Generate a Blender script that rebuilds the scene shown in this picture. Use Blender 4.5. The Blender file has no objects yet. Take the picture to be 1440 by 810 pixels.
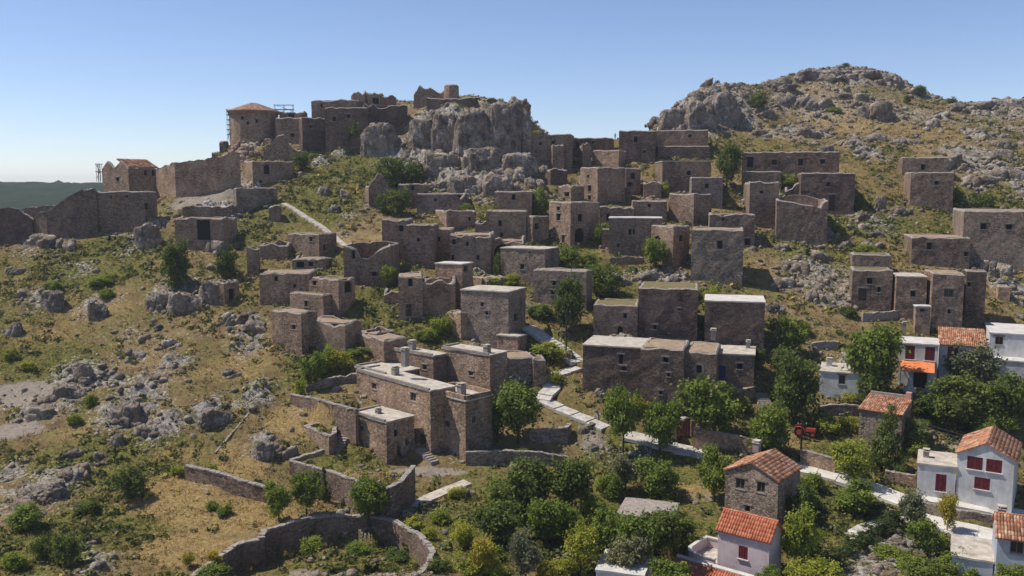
import bpy, bmesh, math, random
import numpy as np
from mathutils import Vector, Matrix, noise as mnoise
R = math.radians
rng = np.random.default_rng(7)
random.seed(7)
SC = bpy.context.scene
COL = SC.collection
# ------------------------------------------------------------------ camera, sky, sun, exposure
FPX = 1250.0                       # focal length in pixels of a 1440 px wide frame
PITCH = math.atan(143.0/FPX)
CAMZ = 60.0
cam_d = bpy.data.cameras.new('camera'); cam = bpy.data.objects.new('camera', cam_d); COL.objects.link(cam)
cam_d.sensor_width = 36.0; cam_d.lens = 36.0*FPX/1440.0
cam_d.clip_start = 1.0; cam_d.clip_end = 60000.0
cam.location = (0, 0, CAMZ); cam.rotation_euler = (math.pi/2-PITCH, 0, 0)
SC.camera = cam
SUN_EL = R(58); SUN_H = (-0.985, 0.17)          # towards the sun: from the left and a little beyond
SUN_AZ = math.atan2(SUN_H[0], SUN_H[1])        # from +Y, clockwise positive
world = bpy.data.worlds.new('World'); SC.world = world; world.use_nodes = True
wn = world.node_tree.nodes; wl = world.node_tree.links
bg = wn['Background']
sky = wn.new('ShaderNodeTexSky'); sky.sky_type = 'NISHITA'; sky.sun_disc = False
sky.sun_elevation = SUN_EL; sky.sun_rotation = SUN_AZ
sky.altitude = 3500; sky.air_density = 1.25; sky.dust_density = 0.0; sky.ozone_density = 2.5
tint = wn.new('ShaderNodeMix'); tint.data_type = 'RGBA'; tint.blend_type = 'MULTIPLY'; tint.inputs[0].default_value = 1.0
tint.inputs[7].default_value = (1.02, .965, 1.03, 1)       # the slightly violet cast of this sky
wl.new(sky.outputs['Color'], tint.inputs[6]); wl.new(tint.outputs[2], bg.inputs['Color']); bg.inputs['Strength'].default_value = 0.122
sun_d = bpy.data.lights.new('sun', 'SUN'); sun_d.energy = 5.0; sun_d.angle = R(0.5); sun_d.color = (1.0, 0.945, 0.86)
sun = bpy.data.objects.new('sun', sun_d); COL.objects.link(sun)
sd = Vector((SUN_H[0]*math.cos(SUN_EL), SUN_H[1]*math.cos(SUN_EL), math.sin(SUN_EL)))
sun.rotation_euler = sd.to_track_quat('Z', 'Y').to_euler(); sun.location = (-100, 100, 200)
SC.view_settings.view_transform = 'Standard'; SC.view_settings.look = 'None'
SC.view_settings.exposure = 0.1; SC.view_settings.gamma = 1.0
SC.view_settings.use_curve_mapping = False
SC.cycles.max_bounces = 6; SC.cycles.transparent_max_bounces = 4
# ------------------------------------------------------------------ pixel -> ray
CP, SP = math.cos(PITCH), math.sin(PITCH)
def ray(u, v):
    a = (u-720)/FPX; b = (405-v)/FPX
    return np.array([a, CP+b*SP, -SP+b*CP])
def at(u, v, d):
    r = ray(u, v); k = d/r[1]
    return Vector((r[0]*k, d, CAMZ+r[2]*k))
def project(p):
    x, y, z = p[0], p[1], p[2]-CAMZ
    w = y*CP - z*SP; h = y*SP + z*CP
    return 720+FPX*x/w, 405-FPX*h/w
def mpp(d): return d/FPX           # metres per pixel at distance d
# ------------------------------------------------------------------ noise on arrays
def _hash(ix, iy, s):
    n = (ix.astype(np.int64)*374761393 + iy.astype(np.int64)*668265263 + s*974711) & 0x7fffffff
    n = (n ^ (n >> 13))*1274126177 & 0x7fffffff
    return ((n ^ (n >> 16)) & 0xffff)/65535.0
def vnoise(x, y, s=0):
    x = np.asarray(x, float); y = np.asarray(y, float)
    ix = np.floor(x); iy = np.floor(y); fx = x-ix; fy = y-iy
    fx = fx*fx*(3-2*fx); fy = fy*fy*(3-2*fy)
    a = _hash(ix, iy, s); b = _hash(ix+1, iy, s); c = _hash(ix, iy+1, s); d = _hash(ix+1, iy+1, s)
    return (a*(1-fx)+b*fx)*(1-fy)+(c*(1-fx)+d*fx)*fy
def fbm(x, y, s=0, o=4, ridged=False):
    t = 0; amp = 0.5; tot = 0
    for k in range(o):
        n = vnoise(x*2**k+17.3*k, y*2**k-9.1*k, s+k)
        if ridged: n = 1-abs(2*n-1)
        t = t+amp*n; tot += amp; amp *= 0.5
    return t/tot
# ------------------------------------------------------------------ the lie of the land: surveyed points (u, v, distance)
COLS = {
 -140: [(810,84),(700,102),(600,119),(500,137),(420,155),(360,172),(338,182),(350,205),(430,240)],
 0:  [(810,85),(700,104),(600,121),(500,138),(420,155),(352,175),(330,184),(350,205),(430,240)],
 120:[(810,85),(700,104),(600,121),(500,138),(420,154),(338,178),(308,190),(335,212),(430,250)],
 230:[(810,86),(700,105),(600,121),(500,137),(420,152),(345,173),(300,190),(278,200),(300,220),(420,260)],
 320:[(810,86),(700,105),(600,121),(500,137),(420,152),(350,171),(300,187),(262,202),(228,214),(205,226),(222,240),(320,268)],
 400:[(600,121),(500,137),(420,152),(350,171),(300,186),(262,202),(225,216),(200,228),(196,242),(270,268)],
 500:[(810,86),(700,106),(650,114),(600,121),(500,137),(450,146),(400,156),(350,170),(300,186),(250,205),(215,221),(165,236),(150,248),(220,275)],
 590:[(700,106),(600,121),(500,137),(400,157),(300,187),(250,206),(215,219),(165,232),(145,244),(200,275)],
 670:[(810,86),(700,106),(600,122),(500,137),(400,158),(330,177),(290,189),(260,199),(205,217),(150,233),(140,246),(200,275)],
 728:[(260,201),(218,218),(165,234),(158,244),(225,275)],
 780:[(810,86),(700,106),(600,122),(500,137),(400,158),(300,189),(250,210),(212,230),(222,252),(310,290)],
 880:[(810,86),(700,106),(640,116),(600,122),(560,128),(500,137),(400,158),(300,189),(240,214),(206,232),(222,256),(290,290)],
 930:[(206,232),(186,244),(172,256),(205,282)],
 985:[(700,106),(600,122),(500,137),(400,158),(300,189),(240,214),(212,228),(188,240),(130,262),(150,285),(250,320)],
 1040:[(240,214),(212,230),(180,248),(120,272),(132,292)],
 1100:[(810,86),(700,106),(640,116),(580,125),(500,138),(400,159),(300,188),(240,214),(205,234),(180,250),(150,268),(110,298),(135,330)],
 1180:[(205,234),(150,270),(97,312),(125,345)],
 1250:[(205,236),(150,270),(103,308),(132,340)],
 1300:[(810,87),(700,106),(600,122),(500,138),(420,154),(370,168),(300,190),(250,211),(200,238),(130,292),(150,320)],
 1345:[(200,238),(172,257),(148,280),(172,310)],
 1440:[(810,87),(700,106),(600,122),(500,138),(420,154),(370,168),(300,191),(250,212),(200,240),(165,262),(141,290),(160,320)],
 1600:[(810,87),(700,106),(600,122),(500,138),(420,154),(370,168),(300,191),(250,212),(200,240),(165,262),(141,290),(160,320)],
}
pts = [tuple(at(u, v, d)) for u, l in COLS.items() for v, d in l]
for x in (-150, -75, 0, 75, 150): pts += [(x, 55, CAMZ-39), (x, 20, CAMZ-42)]
for x in (-260, -130, 0, 130, 260): pts += [(x, 430, CAMZ-45)]
for y in (100, 180, 260): pts += [(-270, y, CAMZ-50), (270, y, CAMZ-40+max(0, y-110)*.38)]
pts = np.array(pts)
def _k(r2): return 0.5*r2*np.log(r2+1e-9)
_n = len(pts); _P = pts[:, :2]/100.0
_A = _k(((_P[:, None]-_P[None])**2).sum(-1)) + np.eye(_n)*2e-4
_Q = np.c_[np.ones(_n), _P]
_M = np.block([[_A, _Q], [_Q.T, np.zeros((3, 3))]])
_W = np.linalg.solve(_M, np.r_[pts[:, 2], 0, 0, 0])
CX = np.arange(-280, 282, 2.0); CY = np.arange(20, 432, 2.0)
_gx, _gy = np.meshgrid(CX, CY); _g = np.c_[_gx.ravel(), _gy.ravel()]/100.0
CZ = np.zeros(len(_g))
for i in range(0, len(_g), 8000):
    q = _g[i:i+8000]
    CZ[i:i+8000] = _k(((q[:, None]-_P[None])**2).sum(-1))@_W[:_n] + _W[_n] + q@_W[_n+1:]
CZ = CZ.reshape(_gx.shape)
CZ += (fbm(_gx/14, _gy/14, 3)-.5)*2.0
def H(x, y):
    x = np.asarray(x, float); y = np.asarray(y, float)
    fx = np.clip((x-CX[0])/2, 0, len(CX)-1.001); fy = np.clip((y-CY[0])/2, 0, len(CY)-1.001)
    ix = fx.astype(int); iy = fy.astype(int); fx = fx-ix; fy = fy-iy
    return (CZ[iy, ix]*(1-fx)+CZ[iy, ix+1]*fx)*(1-fy)+(CZ[iy+1, ix]*(1-fx)+CZ[iy+1, ix+1]*fx)*fy
_ys = np.linspace(62, 400, 1700)
def hit(u, v):
    r = ray(u, v); k = _ys/r[1]
    z = CAMZ+r[2]*k; h = H(r[0]*k, _ys)
    i = np.argmax(z < h)
    if i == 0:                       # just over a crest: the closest approach
        i = int(np.argmin(np.where(_ys < 330, z-h, 1e9)))
    d = _ys[i]
    x = r[0]*k[i]
    return Vector((float(x), float(d), float(H(x, d))))
CARVE = []      # (kind, polygon xy, level)  applied to the ground sheet when it is meshed
def in_poly(X, Y, poly):
    ins = np.zeros(X.shape, bool); n = len(poly); j = n-1
    for i in range(n):
        xi, yi = poly[i][:2]; xj, yj = poly[j][:2]
        c = ((yi > Y) != (yj > Y)) & (X < (xj-xi)*(Y-yi)/((yj-yi) or 1e-9)+xi)
        ins ^= c; j = i
    return ins
# ------------------------------------------------------------------ objects
LANDMARKS = []
def tag(o, label=None, cat=None, group=None, kind=None):
    if label: o['label'] = label
    if cat: o['category'] = cat
    if group: o['group'] = group
    if kind: o['kind'] = kind
    return o
def empty(name, loc, label=None, cat=None, group=None, rz=0):
    o = bpy.data.objects.new(name, None); COL.objects.link(o); o.location = loc; o.rotation_euler = (0, 0, rz)
    o.empty_display_size = .3
    return tag(o, label, cat, group)
def link(name, me, parent=None, loc=None):
    o = bpy.data.objects.new(name, me); COL.objects.link(o)
    if parent: o.parent = parent
    if loc is not None: o.location = loc
    return o
def from_bm(name, bm, mats, parent=None, loc=None, smooth=False):
    me = bpy.data.meshes.new(name); bm.normal_update(); bm.to_mesh(me); bm.free()
    for m in (mats if isinstance(mats, (list, tuple)) else [mats]): me.materials.append(m)
    if smooth: me.polygons.foreach_set('use_smooth', [True]*len(me.polygons))
    return link(name, me, parent, loc)
def np_mesh(name, V, Fq, mats, attr=None, smooth=False, matidx=None):
    me = bpy.data.meshes.new(name); V = np.asarray(V, np.float32); Fq = np.asarray(Fq, np.int32)
    k = Fq.shape[1]
    me.vertices.add(len(V)); me.vertices.foreach_set('co', V.ravel())
    me.loops.add(Fq.size); me.loops.foreach_set('vertex_index', Fq.ravel())
    me.polygons.add(len(Fq)); me.polygons.foreach_set('loop_start', np.arange(0, Fq.size, k, dtype=np.int32))
    try: me.polygons.foreach_set('loop_total', np.full(len(Fq), k, np.int32))
    except Exception: pass
    if smooth: me.polygons.foreach_set('use_smooth', np.ones(len(Fq), bool))
    me.update(calc_edges=True)
    for m in (mats if isinstance(mats, (list, tuple)) else [mats]): me.materials.append(m)
    if matidx is not None: me.polygons.foreach_set('material_index', np.asarray(matidx, np.int32))
    for an, av in (attr or {}).items():
        a = me.attributes.new(an, 'FLOAT', 'POINT'); a.data.foreach_set('value', np.asarray(av, np.float32))
    return me
def box(bm, c, s, m=None, mi=0):
    """box centred at c, size s, optional 3x3/4x4 orientation about c"""
    vs = []
    for dx in (-.5, .5):
        for dy in (-.5, .5):
            for dz in (-.5, .5):
                p = Vector((dx*s[0], dy*s[1], dz*s[2]))
                if m is not None: p = m @ p
                vs.append(bm.verts.new(p+Vector(c)))
    for f in ((0,1,3,2),(4,6,7,5),(0,4,5,1),(2,3,7,6),(0,2,6,4),(1,5,7,3)):
        fc = bm.faces.new([vs[i] for i in f]); fc.material_index = mi
    return vs
def tube(bm, pts_, rad, n=6, mi=0, cap=True):
    rings = []
    for i, p in enumerate(pts_):
        p = Vector(p); a = Vector(pts_[max(0, i-1)]); b = Vector(pts_[min(len(pts_)-1, i+1)])
        t = (b-a).normalized(); x = t.orthogonal().normalized(); y = t.cross(x)
        r = rad[i] if isinstance(rad, (list, tuple)) else rad
        rings.append([bm.verts.new(p+(x*math.cos(k*2*math.pi/n)+y*math.sin(k*2*math.pi/n))*r) for k in range(n)])
    # keep the rings from twisting: match each ring's start to the ring before it
    for i in range(1, len(rings)):
        k0 = min(range(n), key=lambda k: (rings[i][k].co-rings[i-1][0].co).length)
        rings[i] = rings[i][k0:]+rings[i][:k0]
        for k in range(n):
            f = bm.faces.new((rings[i-1][k], rings[i-1][(k+1) % n], rings[i][(k+1) % n], rings[i][k])); f.material_index = mi
    if cap and n > 2:
        bm.faces.new(rings[0][::-1]).material_index = mi; bm.faces.new(rings[-1]).material_index = mi
def lathe(bm, prof, n=16, c=(0, 0, 0), mi=0, a0=0.0):
    rings = []
    for r, z in prof:
        rings.append([bm.verts.new((c[0]+r*math.cos(a0+2*math.pi*k/n), c[1]+r*math.sin(a0+2*math.pi*k/n), c[2]+z)) for k in range(n)])
    for i in range(1, len(rings)):
        for k in range(n):
            f = bm.faces.new((rings[i-1][k], rings[i-1][(k+1) % n], rings[i][(k+1) % n], rings[i][k])); f.material_index = mi
    bm.faces.new(rings[0][::-1]); bm.faces.new(rings[-1])
# ------------------------------------------------------------------ materials
class NT:
    def __init__(s, name, rough=0.9, spec=0.2):
        s.m = bpy.data.materials.new(name); s.m.use_nodes = True
        s.t = s.m.node_tree; s.b = s.t.nodes['Principled BSDF']
        s.b.inputs['Roughness'].default_value = rough
        s.b.inputs['Specular IOR Level'].default_value = spec
    def n(s, typ, **kw):
        x = s.t.nodes.new('ShaderNode'+typ)
        for k, v in kw.items():
            if k in x.inputs: x.inputs[k].default_value = v
            else: setattr(x, k, v)
        return x
    def l(s, a, b): s.t.links.new(a, b)
    def ramp(s, fac, stops, interp='LINEAR'):
        r = s.n('ValToRGB'); e = r.color_ramp.elements; r.color_ramp.interpolation = interp
        while len(e) < len(stops): e.new(0.5)
        for el, (p, c) in zip(e, stops):
            el.position = p; el.color = (*c, 1) if len(c) == 3 else c
        s.l(fac, r.inputs['Fac']); return r.outputs['Color']
    def mix(s, fac, a, b, mode='MIX'):
        x = s.n('Mix', data_type='RGBA', blend_type=mode)
        for sock, val in ((x.inputs['Factor'], fac), (x.inputs['A'], a), (x.inputs['B'], b)) if False else ((x.inputs[0], fac), (x.inputs[6], a), (x.inputs[7], b)):
            if hasattr(val, 'links'): s.l(val, sock)
            elif isinstance(val, (tuple, list)): sock.default_value = (*val, 1) if len(val) == 3 else val
            else: sock.default_value = val
        return x.outputs[2]
    def math(s, op, a, b=None, clamp=False):
        x = s.n('Math', operation=op, use_clamp=clamp)
        for i, val in enumerate((a, b)):
            if val is None: continue
            if hasattr(val, 'links'): s.l(val, x.inputs[i])
            else: x.inputs[i].default_value = val
        return x.outputs[0]
    def pos(s): return s.n('NewGeometry').outputs['Position']
    def scaled(s, vec, sc):
        mp = s.n('Mapping'); mp.inputs['Scale'].default_value = sc; s.l(vec, mp.inputs['Vector']); return mp.outputs['Vector']
    def noise(s, vec, sc, det=3, rough=.55, out='Fac'):
        x = s.n('TexNoise'); x.inputs['Scale'].default_value = sc; x.inputs['Detail'].default_value = det
        x.inputs['Roughness'].default_value = rough; s.l(vec, x.inputs['Vector']); return x.outputs[out]
    def bump(s, h, strength=.5, dist=.1):
        b = s.n('Bump'); b.inputs['Strength'].default_value = strength; b.inputs['Distance'].default_value = dist
        s.l(h, b.inputs['Height']); s.l(b.outputs['Normal'], s.b.inputs['Normal'])
    def col(s, c): s.l(c, s.b.inputs['Base Color'])
    def attr(s, name): x = s.n('Attribute'); x.attribute_name = name; return x.outputs['Fac']
    def rnd(s): return s.n('ObjectInfo').outputs['Random']

def mk_stone(name, lo, mid, hi, mortar, tint_amt=.5):
    t = NT(name, .95, .1)
    p = t.pos()
    w = t.n('VectorMath', operation='ADD'); nz = t.noise(p, 1.7, 2, out='Color')
    sc_ = t.n('VectorMath', operation='SCALE'); t.l(nz, sc_.inputs[0]); sc_.inputs['Scale'].default_value = .22
    t.l(p, w.inputs[0]); t.l(sc_.outputs[0], w.inputs[1])
    q = t.scaled(w.outputs[0], (2.5, 2.5, 4.2))
    v = t.n('TexVoronoi', feature='F1'); v.inputs['Scale'].default_value = 1.0; t.l(q, v.inputs['Vector'])
    e = t.n('TexVoronoi', feature='DISTANCE_TO_EDGE'); e.inputs['Scale'].default_value = 1.0; t.l(q, e.inputs['Vector'])
    sep = t.n('SeparateColor'); t.l(v.outputs['Color'], sep.inputs[0])
    lo2 = tuple(x*.92 for x in lo); hi2 = tuple(a_*.45+b_*.55 for a_, b_ in zip(mid, hi))
    c = t.ramp(sep.outputs[0], [(0, lo2), (.3, lo), (.5, mid), (.78, mid), (1, hi2)])
    gap = t.ramp(e.outputs['Distance'], [(.02, (0, 0, 0)), (.11, (1, 1, 1))])
    c = t.mix(gap, mortar, c)
    big = t.noise(p, .28, 4, .6)
    c = t.mix(t.ramp(big, [(.42, (0, 0, 0)), (.62, (1, 1, 1))]), c, t.mix(.3, c, hi), 'MIX')
    pt = t.noise(t.scaled(p, (1, 1, .8)), .16, 3, .7)
    c = t.mix(t.ramp(pt, [(.33, (.75, .75, .75)), (.46, (0, 0, 0))]), c, t.mix(.35, c, lo))
    fine = t.noise(p, 7, 3, .6)
    c = t.mix(1.0, c, t.ramp(fine, [(.3, (.62, .6, .6)), (.7, (1.25, 1.22, 1.2))]), 'MULTIPLY')
    # weathering streaks that run down the wall and a tone of its own for each house
    st = t.noise(t.scaled(p, (.55, .55, .2)), 1.0, 3, .6)
    c = t.mix(1.0, c, t.ramp(st, [(.35, (.8, .79, .78)), (.62, (1.1, 1.08, 1.06))]), 'MULTIPLY')
    tone = t.ramp(t.rnd(), [(0, (.8, .78, .79)), (.35, (.98, .95, .92)), (.7, (1.05, 1.0, .97)), (1, (1.2, 1.12, 1.05))])
    c = t.mix(tint_amt, c, t.mix(1.0, c, tone, 'MULTIPLY'))
    t.col(c)
    hgt = t.math('ADD', t.math('MULTIPLY', gap, .6), t.math('MULTIPLY', fine, .5))
    t.bump(hgt, .8, .12)
    return t.m
M = {}
M['stone'] = mk_stone('stone', (0.149,0.111,0.086), (0.277,0.207,0.159), (0.495,0.391,0.299), (0.225,0.171,0.127), .9)
M['stone_warm'] = mk_stone('stone_warm', (0.198,0.142,0.105), (0.355,0.259,0.188), (0.632,0.496,0.363), (0.301,0.226,0.162), .9)
M['stone_grey'] = mk_stone('stone_grey', (0.154,0.130,0.109), (0.294,0.243,0.200), (0.511,0.434,0.348), (0.233,0.192,0.151), .9)
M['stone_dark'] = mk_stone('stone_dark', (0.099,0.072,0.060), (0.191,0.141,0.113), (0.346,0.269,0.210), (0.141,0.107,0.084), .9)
def mk_plain(name, a, b, scale=1.2, rough=.9, bump=.25, det=5, fine=6.0, spec=.2):
    t = NT(name, rough, spec); p = t.pos()
    c = t.ramp(t.noise(p, scale, det, .6), [(.3, a), (.7, b)])
    f = t.noise(p, fine, 3, .6)
    c = t.mix(1.0, c, t.ramp(f, [(.3, (.82,.81,.8)), (.7, (1.1,1.1,1.1))]), 'MULTIPLY')
    t.col(c); t.bump(f, bump, .06); return t.m
M['roof_plaster'] = mk_plain('roof_plaster', (.29,.25,.20), (.58,.52,.435), 1.0, bump=.4, det=7)
M['roof_white'] = mk_plain('roof_white', (.44,.41,.37), (.64,.60,.55), .7)
M['roof_earth'] = mk_plain('roof_earth', (0.220,0.160,0.105), (0.374,0.275,0.187), .9, bump=.5)
M['roof_grass'] = mk_plain('roof_grass', (.13,.11,.045), (.21,.165,.075), 1.3, bump=.6)
M['coping'] = mk_plain('coping', (.20,.17,.145), (.37,.32,.275), 2.5, bump=.5)
M['white_wall'] = mk_plain('white_wall', (0.575,0.564,0.552), (0.828,0.816,0.793), .5, bump=.15)
M['grey_render'] = mk_plain('grey_render', (0.510,0.503,0.495), (0.750,0.735,0.720), .6, bump=.25)
M['blue_wall'] = mk_plain('blue_wall', (0.324,0.348,0.384), (0.480,0.504,0.540), .6, bump=.2)
M['pink_wall'] = mk_plain('pink_wall', (.50,.40,.40), (.62,.50,.50), .5, bump=.12)
M['trim_pink'] = mk_plain('trim_pink', (.45,.23,.19), (.55,.30,.25), 1, bump=.1)
M['interior_shade'] = mk_plain('interior_shade', (.012,.011,.011), (.022,.02,.02), 2, bump=.1)  # near-black colour standing in for the unlit rooms behind openings
M['wood'] = mk_plain('wood', (.05,.032,.022), (.10,.065,.045), 4, .8)
M['weathered_wood'] = mk_plain('weathered_wood', (.16,.125,.09), (.26,.21,.16), 4, .8)
M['red_paint'] = mk_plain('red_paint', (.11,.012,.017), (.17,.022,.027), 3, .55, .1, spec=.35)
M['blue_paint'] = mk_plain('blue_paint', (.03,.04,.12), (.05,.06,.19), 3, .5, .1)
M['glass'] = mk_plain('glass', (.02,.025,.03), (.03,.035,.042), 1, .15, .02, spec=.5)
M['slab'] = mk_plain('slab', (.32,.29,.25), (.62,.575,.515), 1.3, bump=.5, det=7)
M['road'] = mk_plain('road', (0.470,0.431,0.374), (0.694,0.655,0.583), .5, bump=.3)
M['metal'] = mk_plain('metal', (.10,.10,.105), (.16,.16,.165), 3, .5, .05)
M['pole'] = mk_plain('pole', (.045,.036,.03), (.075,.06,.05), 3, .8)
M['rubber'] = mk_plain('rubber', (.012,.012,.012), (.025,.025,.025), 3, .8, .1)
M['red_machine'] = mk_plain('red_machine', (.42,.05,.03), (.56,.09,.05), 2, .4, .05, spec=.5)
M['orange_cloth'] = mk_plain('orange_cloth', (.58,.17,.05), (.70,.24,.09), 1.2, .8, .1)
M['orange_rubble'] = mk_plain('orange_rubble', (.22,.14,.10), (.42,.30,.22), 1.5, bump=.7)
M['white_rubble'] = mk_plain('white_rubble', (.34,.31,.27), (.62,.59,.55), 1.3, bump=.7)
def mk_render(name, a, b):
    t = NT(name, .9, .2); p = t.pos()
    c = t.ramp(t.noise(p, .6, 5, .65), [(.3, a), (.7, b)])
    st = t.noise(t.scaled(p, (.9, .9, .22)), 1.1, 5, .7)
    c = t.mix(1.0, c, t.ramp(st, [(.3, (.78, .765, .74)), (.55, (1, 1, 1))]), 'MULTIPLY')
    pa = t.noise(p, .9, 4, .7)
    c = t.mix(t.ramp(pa, [(.62, (0, 0, 0)), (.7, (.55, .55, .55))]), c, (.30, .27, .24))
    t.col(c); t.bump(t.noise(p, 7, 3), .25, .05); return t.m
for _k, _a, _b in (('white_wall', (.46,.45,.43), (.70,.69,.67)), ('grey_render', (.42,.41,.40), (.64,.63,.61)), ('blue_wall', (.33,.35,.38), (.47,.49,.52)), ('pink_wall', (.50,.41,.41), (.62,.51,.51))):
    M[_k] = mk_render(_k, _a, _b)
def mk_tile(name, stops, weather):
    t = NT(name, .9, .15); p = t.pos()
    isl = t.n('NewGeometry').outputs['Random Per Island']
    c = t.ramp(isl, stops)
    c = t.mix(weather, c, t.mix(1.0, c, t.ramp(t.noise(p, .9, 4, .65), [(.35, (.55,.5,.47)), (.65, (1.15,1.12,1.1))]), 'MULTIPLY'))
    t.col(c); t.bump(t.noise(p, 9, 3), .3, .04); return t.m
M['tile_old'] = mk_tile('tile_old', [(0,(.22,.115,.07)),(.3,(.36,.17,.095)),(.6,(.45,.215,.12)),(.85,(.52,.29,.18)),(1,(.55,.42,.32))], .9)
M['tile_new'] = mk_tile('tile_new', [(0,(.42,.13,.065)),(.5,(.52,.175,.09)),(1,(.58,.23,.13))], .35)
M['tile_pale'] = mk_tile('tile_pale', [(0,(.36,.20,.13)),(.5,(.47,.30,.21)),(1,(.55,.42,.33))], .8)
def mk_leaf(name, stops, trans=.42):
    t = NT(name, .7, .15)
    a = t.attr('tint')
    c = t.ramp(a, stops)
    tone = t.ramp(t.rnd(), [(0,(.8,.85,.8)),(.5,(1,1,1)),(1,(1.25,1.15,1.0))])
    c = t.mix(1.0, c, tone, 'MULTIPLY')
    t.col(c)
    tr = t.n('BsdfTranslucent'); t.l(c, tr.inputs['Color'])
    mx = t.n('MixShader'); mx.inputs[0].default_value = trans
    out = t.t.nodes['Material Output']
    t.l(t.b.outputs[0], mx.inputs[1]); t.l(tr.outputs[0], mx.inputs[2]); t.l(mx.outputs[0], out.inputs['Surface'])
    return t.m
M['leaf_dark'] = mk_leaf('leaf_dark', [(0,(0.065,0.088,0.021)),(.5,(0.124,0.161,0.034)),(1,(0.218,0.258,0.052))])
M['leaf_mid'] = mk_leaf('leaf_mid', [(0,(0.096,0.127,0.022)),(.5,(0.178,0.231,0.037)),(1,(0.299,0.347,0.057))])
M['leaf_light'] = mk_leaf('leaf_light', [(0,(0.156,0.193,0.028)),(.5,(0.289,0.318,0.043)),(1,(0.468,0.452,0.070))])
M['leaf_olive'] = mk_leaf('leaf_olive', [(0,(0.104,0.115,0.062)),(.5,(0.179,0.189,0.100)),(1,(0.281,0.280,0.156))])
M['leaf_yellow'] = mk_leaf('leaf_yellow', [(0,(0.223,0.201,0.028)),(.5,(0.385,0.324,0.041)),(1,(0.608,0.473,0.070))])
M['scrub_leaf'] = mk_leaf('scrub_leaf', [(0,(0.039,0.054,0.017)),(.3,(0.085,0.105,0.029)),(.55,(0.169,0.173,0.043)),(.78,(0.273,0.209,0.072)),(.9,(0.338,0.230,0.090)),(1,(0.416,0.378,0.060))], .2)
M['grass_leaf'] = mk_leaf('grass_leaf', [(0,(0.081,0.095,0.027)),(.3,(0.162,0.155,0.045)),(.6,(0.277,0.203,0.073)),(1,(0.419,0.304,0.119))], .25)
M['bark'] = mk_plain('bark', (.05,.04,.032), (.11,.09,.072), 5, .95, .6)
def mk_rock():
    t = NT('rock', .95, .1); p = t.pos()
    a = t.noise(p, .35, 5, .65)
    c = t.ramp(a, [(.36,(.095,.082,.07)),(.5,(.255,.222,.19)),(.66,(.50,.45,.385))])
    cr = t.n('TexVoronoi', feature='DISTANCE_TO_EDGE'); cr.inputs['Scale'].default_value = .8
    w = t.n('VectorMath', operation='ADD'); nz = t.noise(p, .9, 3, out='Color'); t.l(p, w.inputs[0]); t.l(nz, w.inputs[1]); t.l(w.outputs[0], cr.inputs['Vector'])
    g = t.ramp(cr.outputs['Distance'], [(.0,(.35,.33,.32)),(.09,(1,1,1))])
    c = t.mix(.75, c, t.mix(1.0, c, g, 'MULTIPLY'))
    f = t.noise(p, 2.6, 5, .7)
    c = t.mix(1.0, c, t.ramp(f, [(.3,(.6,.58,.57)),(.7,(1.3,1.28,1.25))]), 'MULTIPLY')
    rust = t.noise(p, .55, 3, .6)
    c = t.mix(t.ramp(rust, [(.42,(0,0,0)),(.66,(.75,.75,.75))]), c, (.29,.21,.14))
    t.col(c)
    t.bump(t.math('ADD', f, t.math('MULTIPLY', g, .5)), .9, .35)
    return t.m
M['rock'] = mk_rock()
def mk_ground():
    t = NT('ground', 1.0, .05); p = t.pos()
    n1 = t.noise(p, .07, 4, .6); n2 = t.noise(p, .45, 4, .65); n3 = t.noise(p, 2.2, 4, .65); n4 = t.noise(p, 9, 3, .6)
    soil = t.ramp(n2, [(.32,(0.156,0.103,0.052)),(.5,(0.273,0.191,0.095)),(.66,(0.403,0.297,0.159))])
    green = t.ramp(n3, [(.34,(0.058,0.063,0.018)),(.52,(0.163,0.152,0.041)),(.68,(0.273,0.238,0.073))])
    dry = t.ramp(n3, [(.3,(0.221,0.148,0.061)),(.55,(0.351,0.244,0.104)),(.75,(0.520,0.383,0.171))])
    gm = t.math('ADD', t.math('ADD', t.math('MULTIPLY', n1, .7), t.math('MULTIPLY', n2, .9)), t.math('MULTIPLY', t.attr('green'), .75))
    c = t.mix(t.ramp(gm, [(.74,(0,0,0)),(.98,(1,1,1))]), soil, green)
    dm = t.math('ADD', t.attr('dry'), t.math('MULTIPLY', t.math('SUBTRACT', n2, .5), .9))
    c = t.mix(t.ramp(dm, [(.3,(0,0,0)),(.65,(1,1,1))]), c, dry)
    rk = t.ramp(t.noise(p, 1.1, 5, .75), [(.34,(.13,.115,.10)),(.5,(.28,.255,.225)),(.64,(.52,.48,.43))])
    rm = t.math('ADD', t.attr('rock'), t.math('MULTIPLY', t.math('SUBTRACT', n3, .5), 2.4))
    c = t.mix(t.ramp(rm, [(.55,(0,0,0)),(.68,(1,1,1))]), c, rk)
    bm_ = t.math('ADD', t.attr('bare'), t.math('MULTIPLY', t.math('SUBTRACT', n2, .5), .6))
    c = t.mix(t.ramp(bm_, [(.4,(0,0,0)),(.6,(1,1,1))]), c, t.ramp(n3, [(.3,(.26,.21,.17)),(.7,(.40,.34,.28))]))
    c = t.mix(1.0, c, t.ramp(n4, [(.3,(.6,.6,.58)),(.7,(1.3,1.28,1.25))]), 'MULTIPLY')
    t.col(c); t.bump(t.math('ADD', n4, n3), .9, .25); return t.m
M['ground'] = mk_ground()
M['far_hill'] = mk_plain('far_hill', (.016,.03,.014), (.028,.045,.022), .02, 1.0, .8, 5, .08, 0)
M['far_ground'] = mk_plain('far_ground', (.10,.09,.05), (.16,.14,.08), .01, 1.0, .5, 5, .1)
M['hedge_leaf'] = mk_leaf('hedge_leaf', [(0,(0.035,0.055,0.016)),(.5,(0.058,0.091,0.023)),(1,(0.098,0.137,0.035))])
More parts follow.
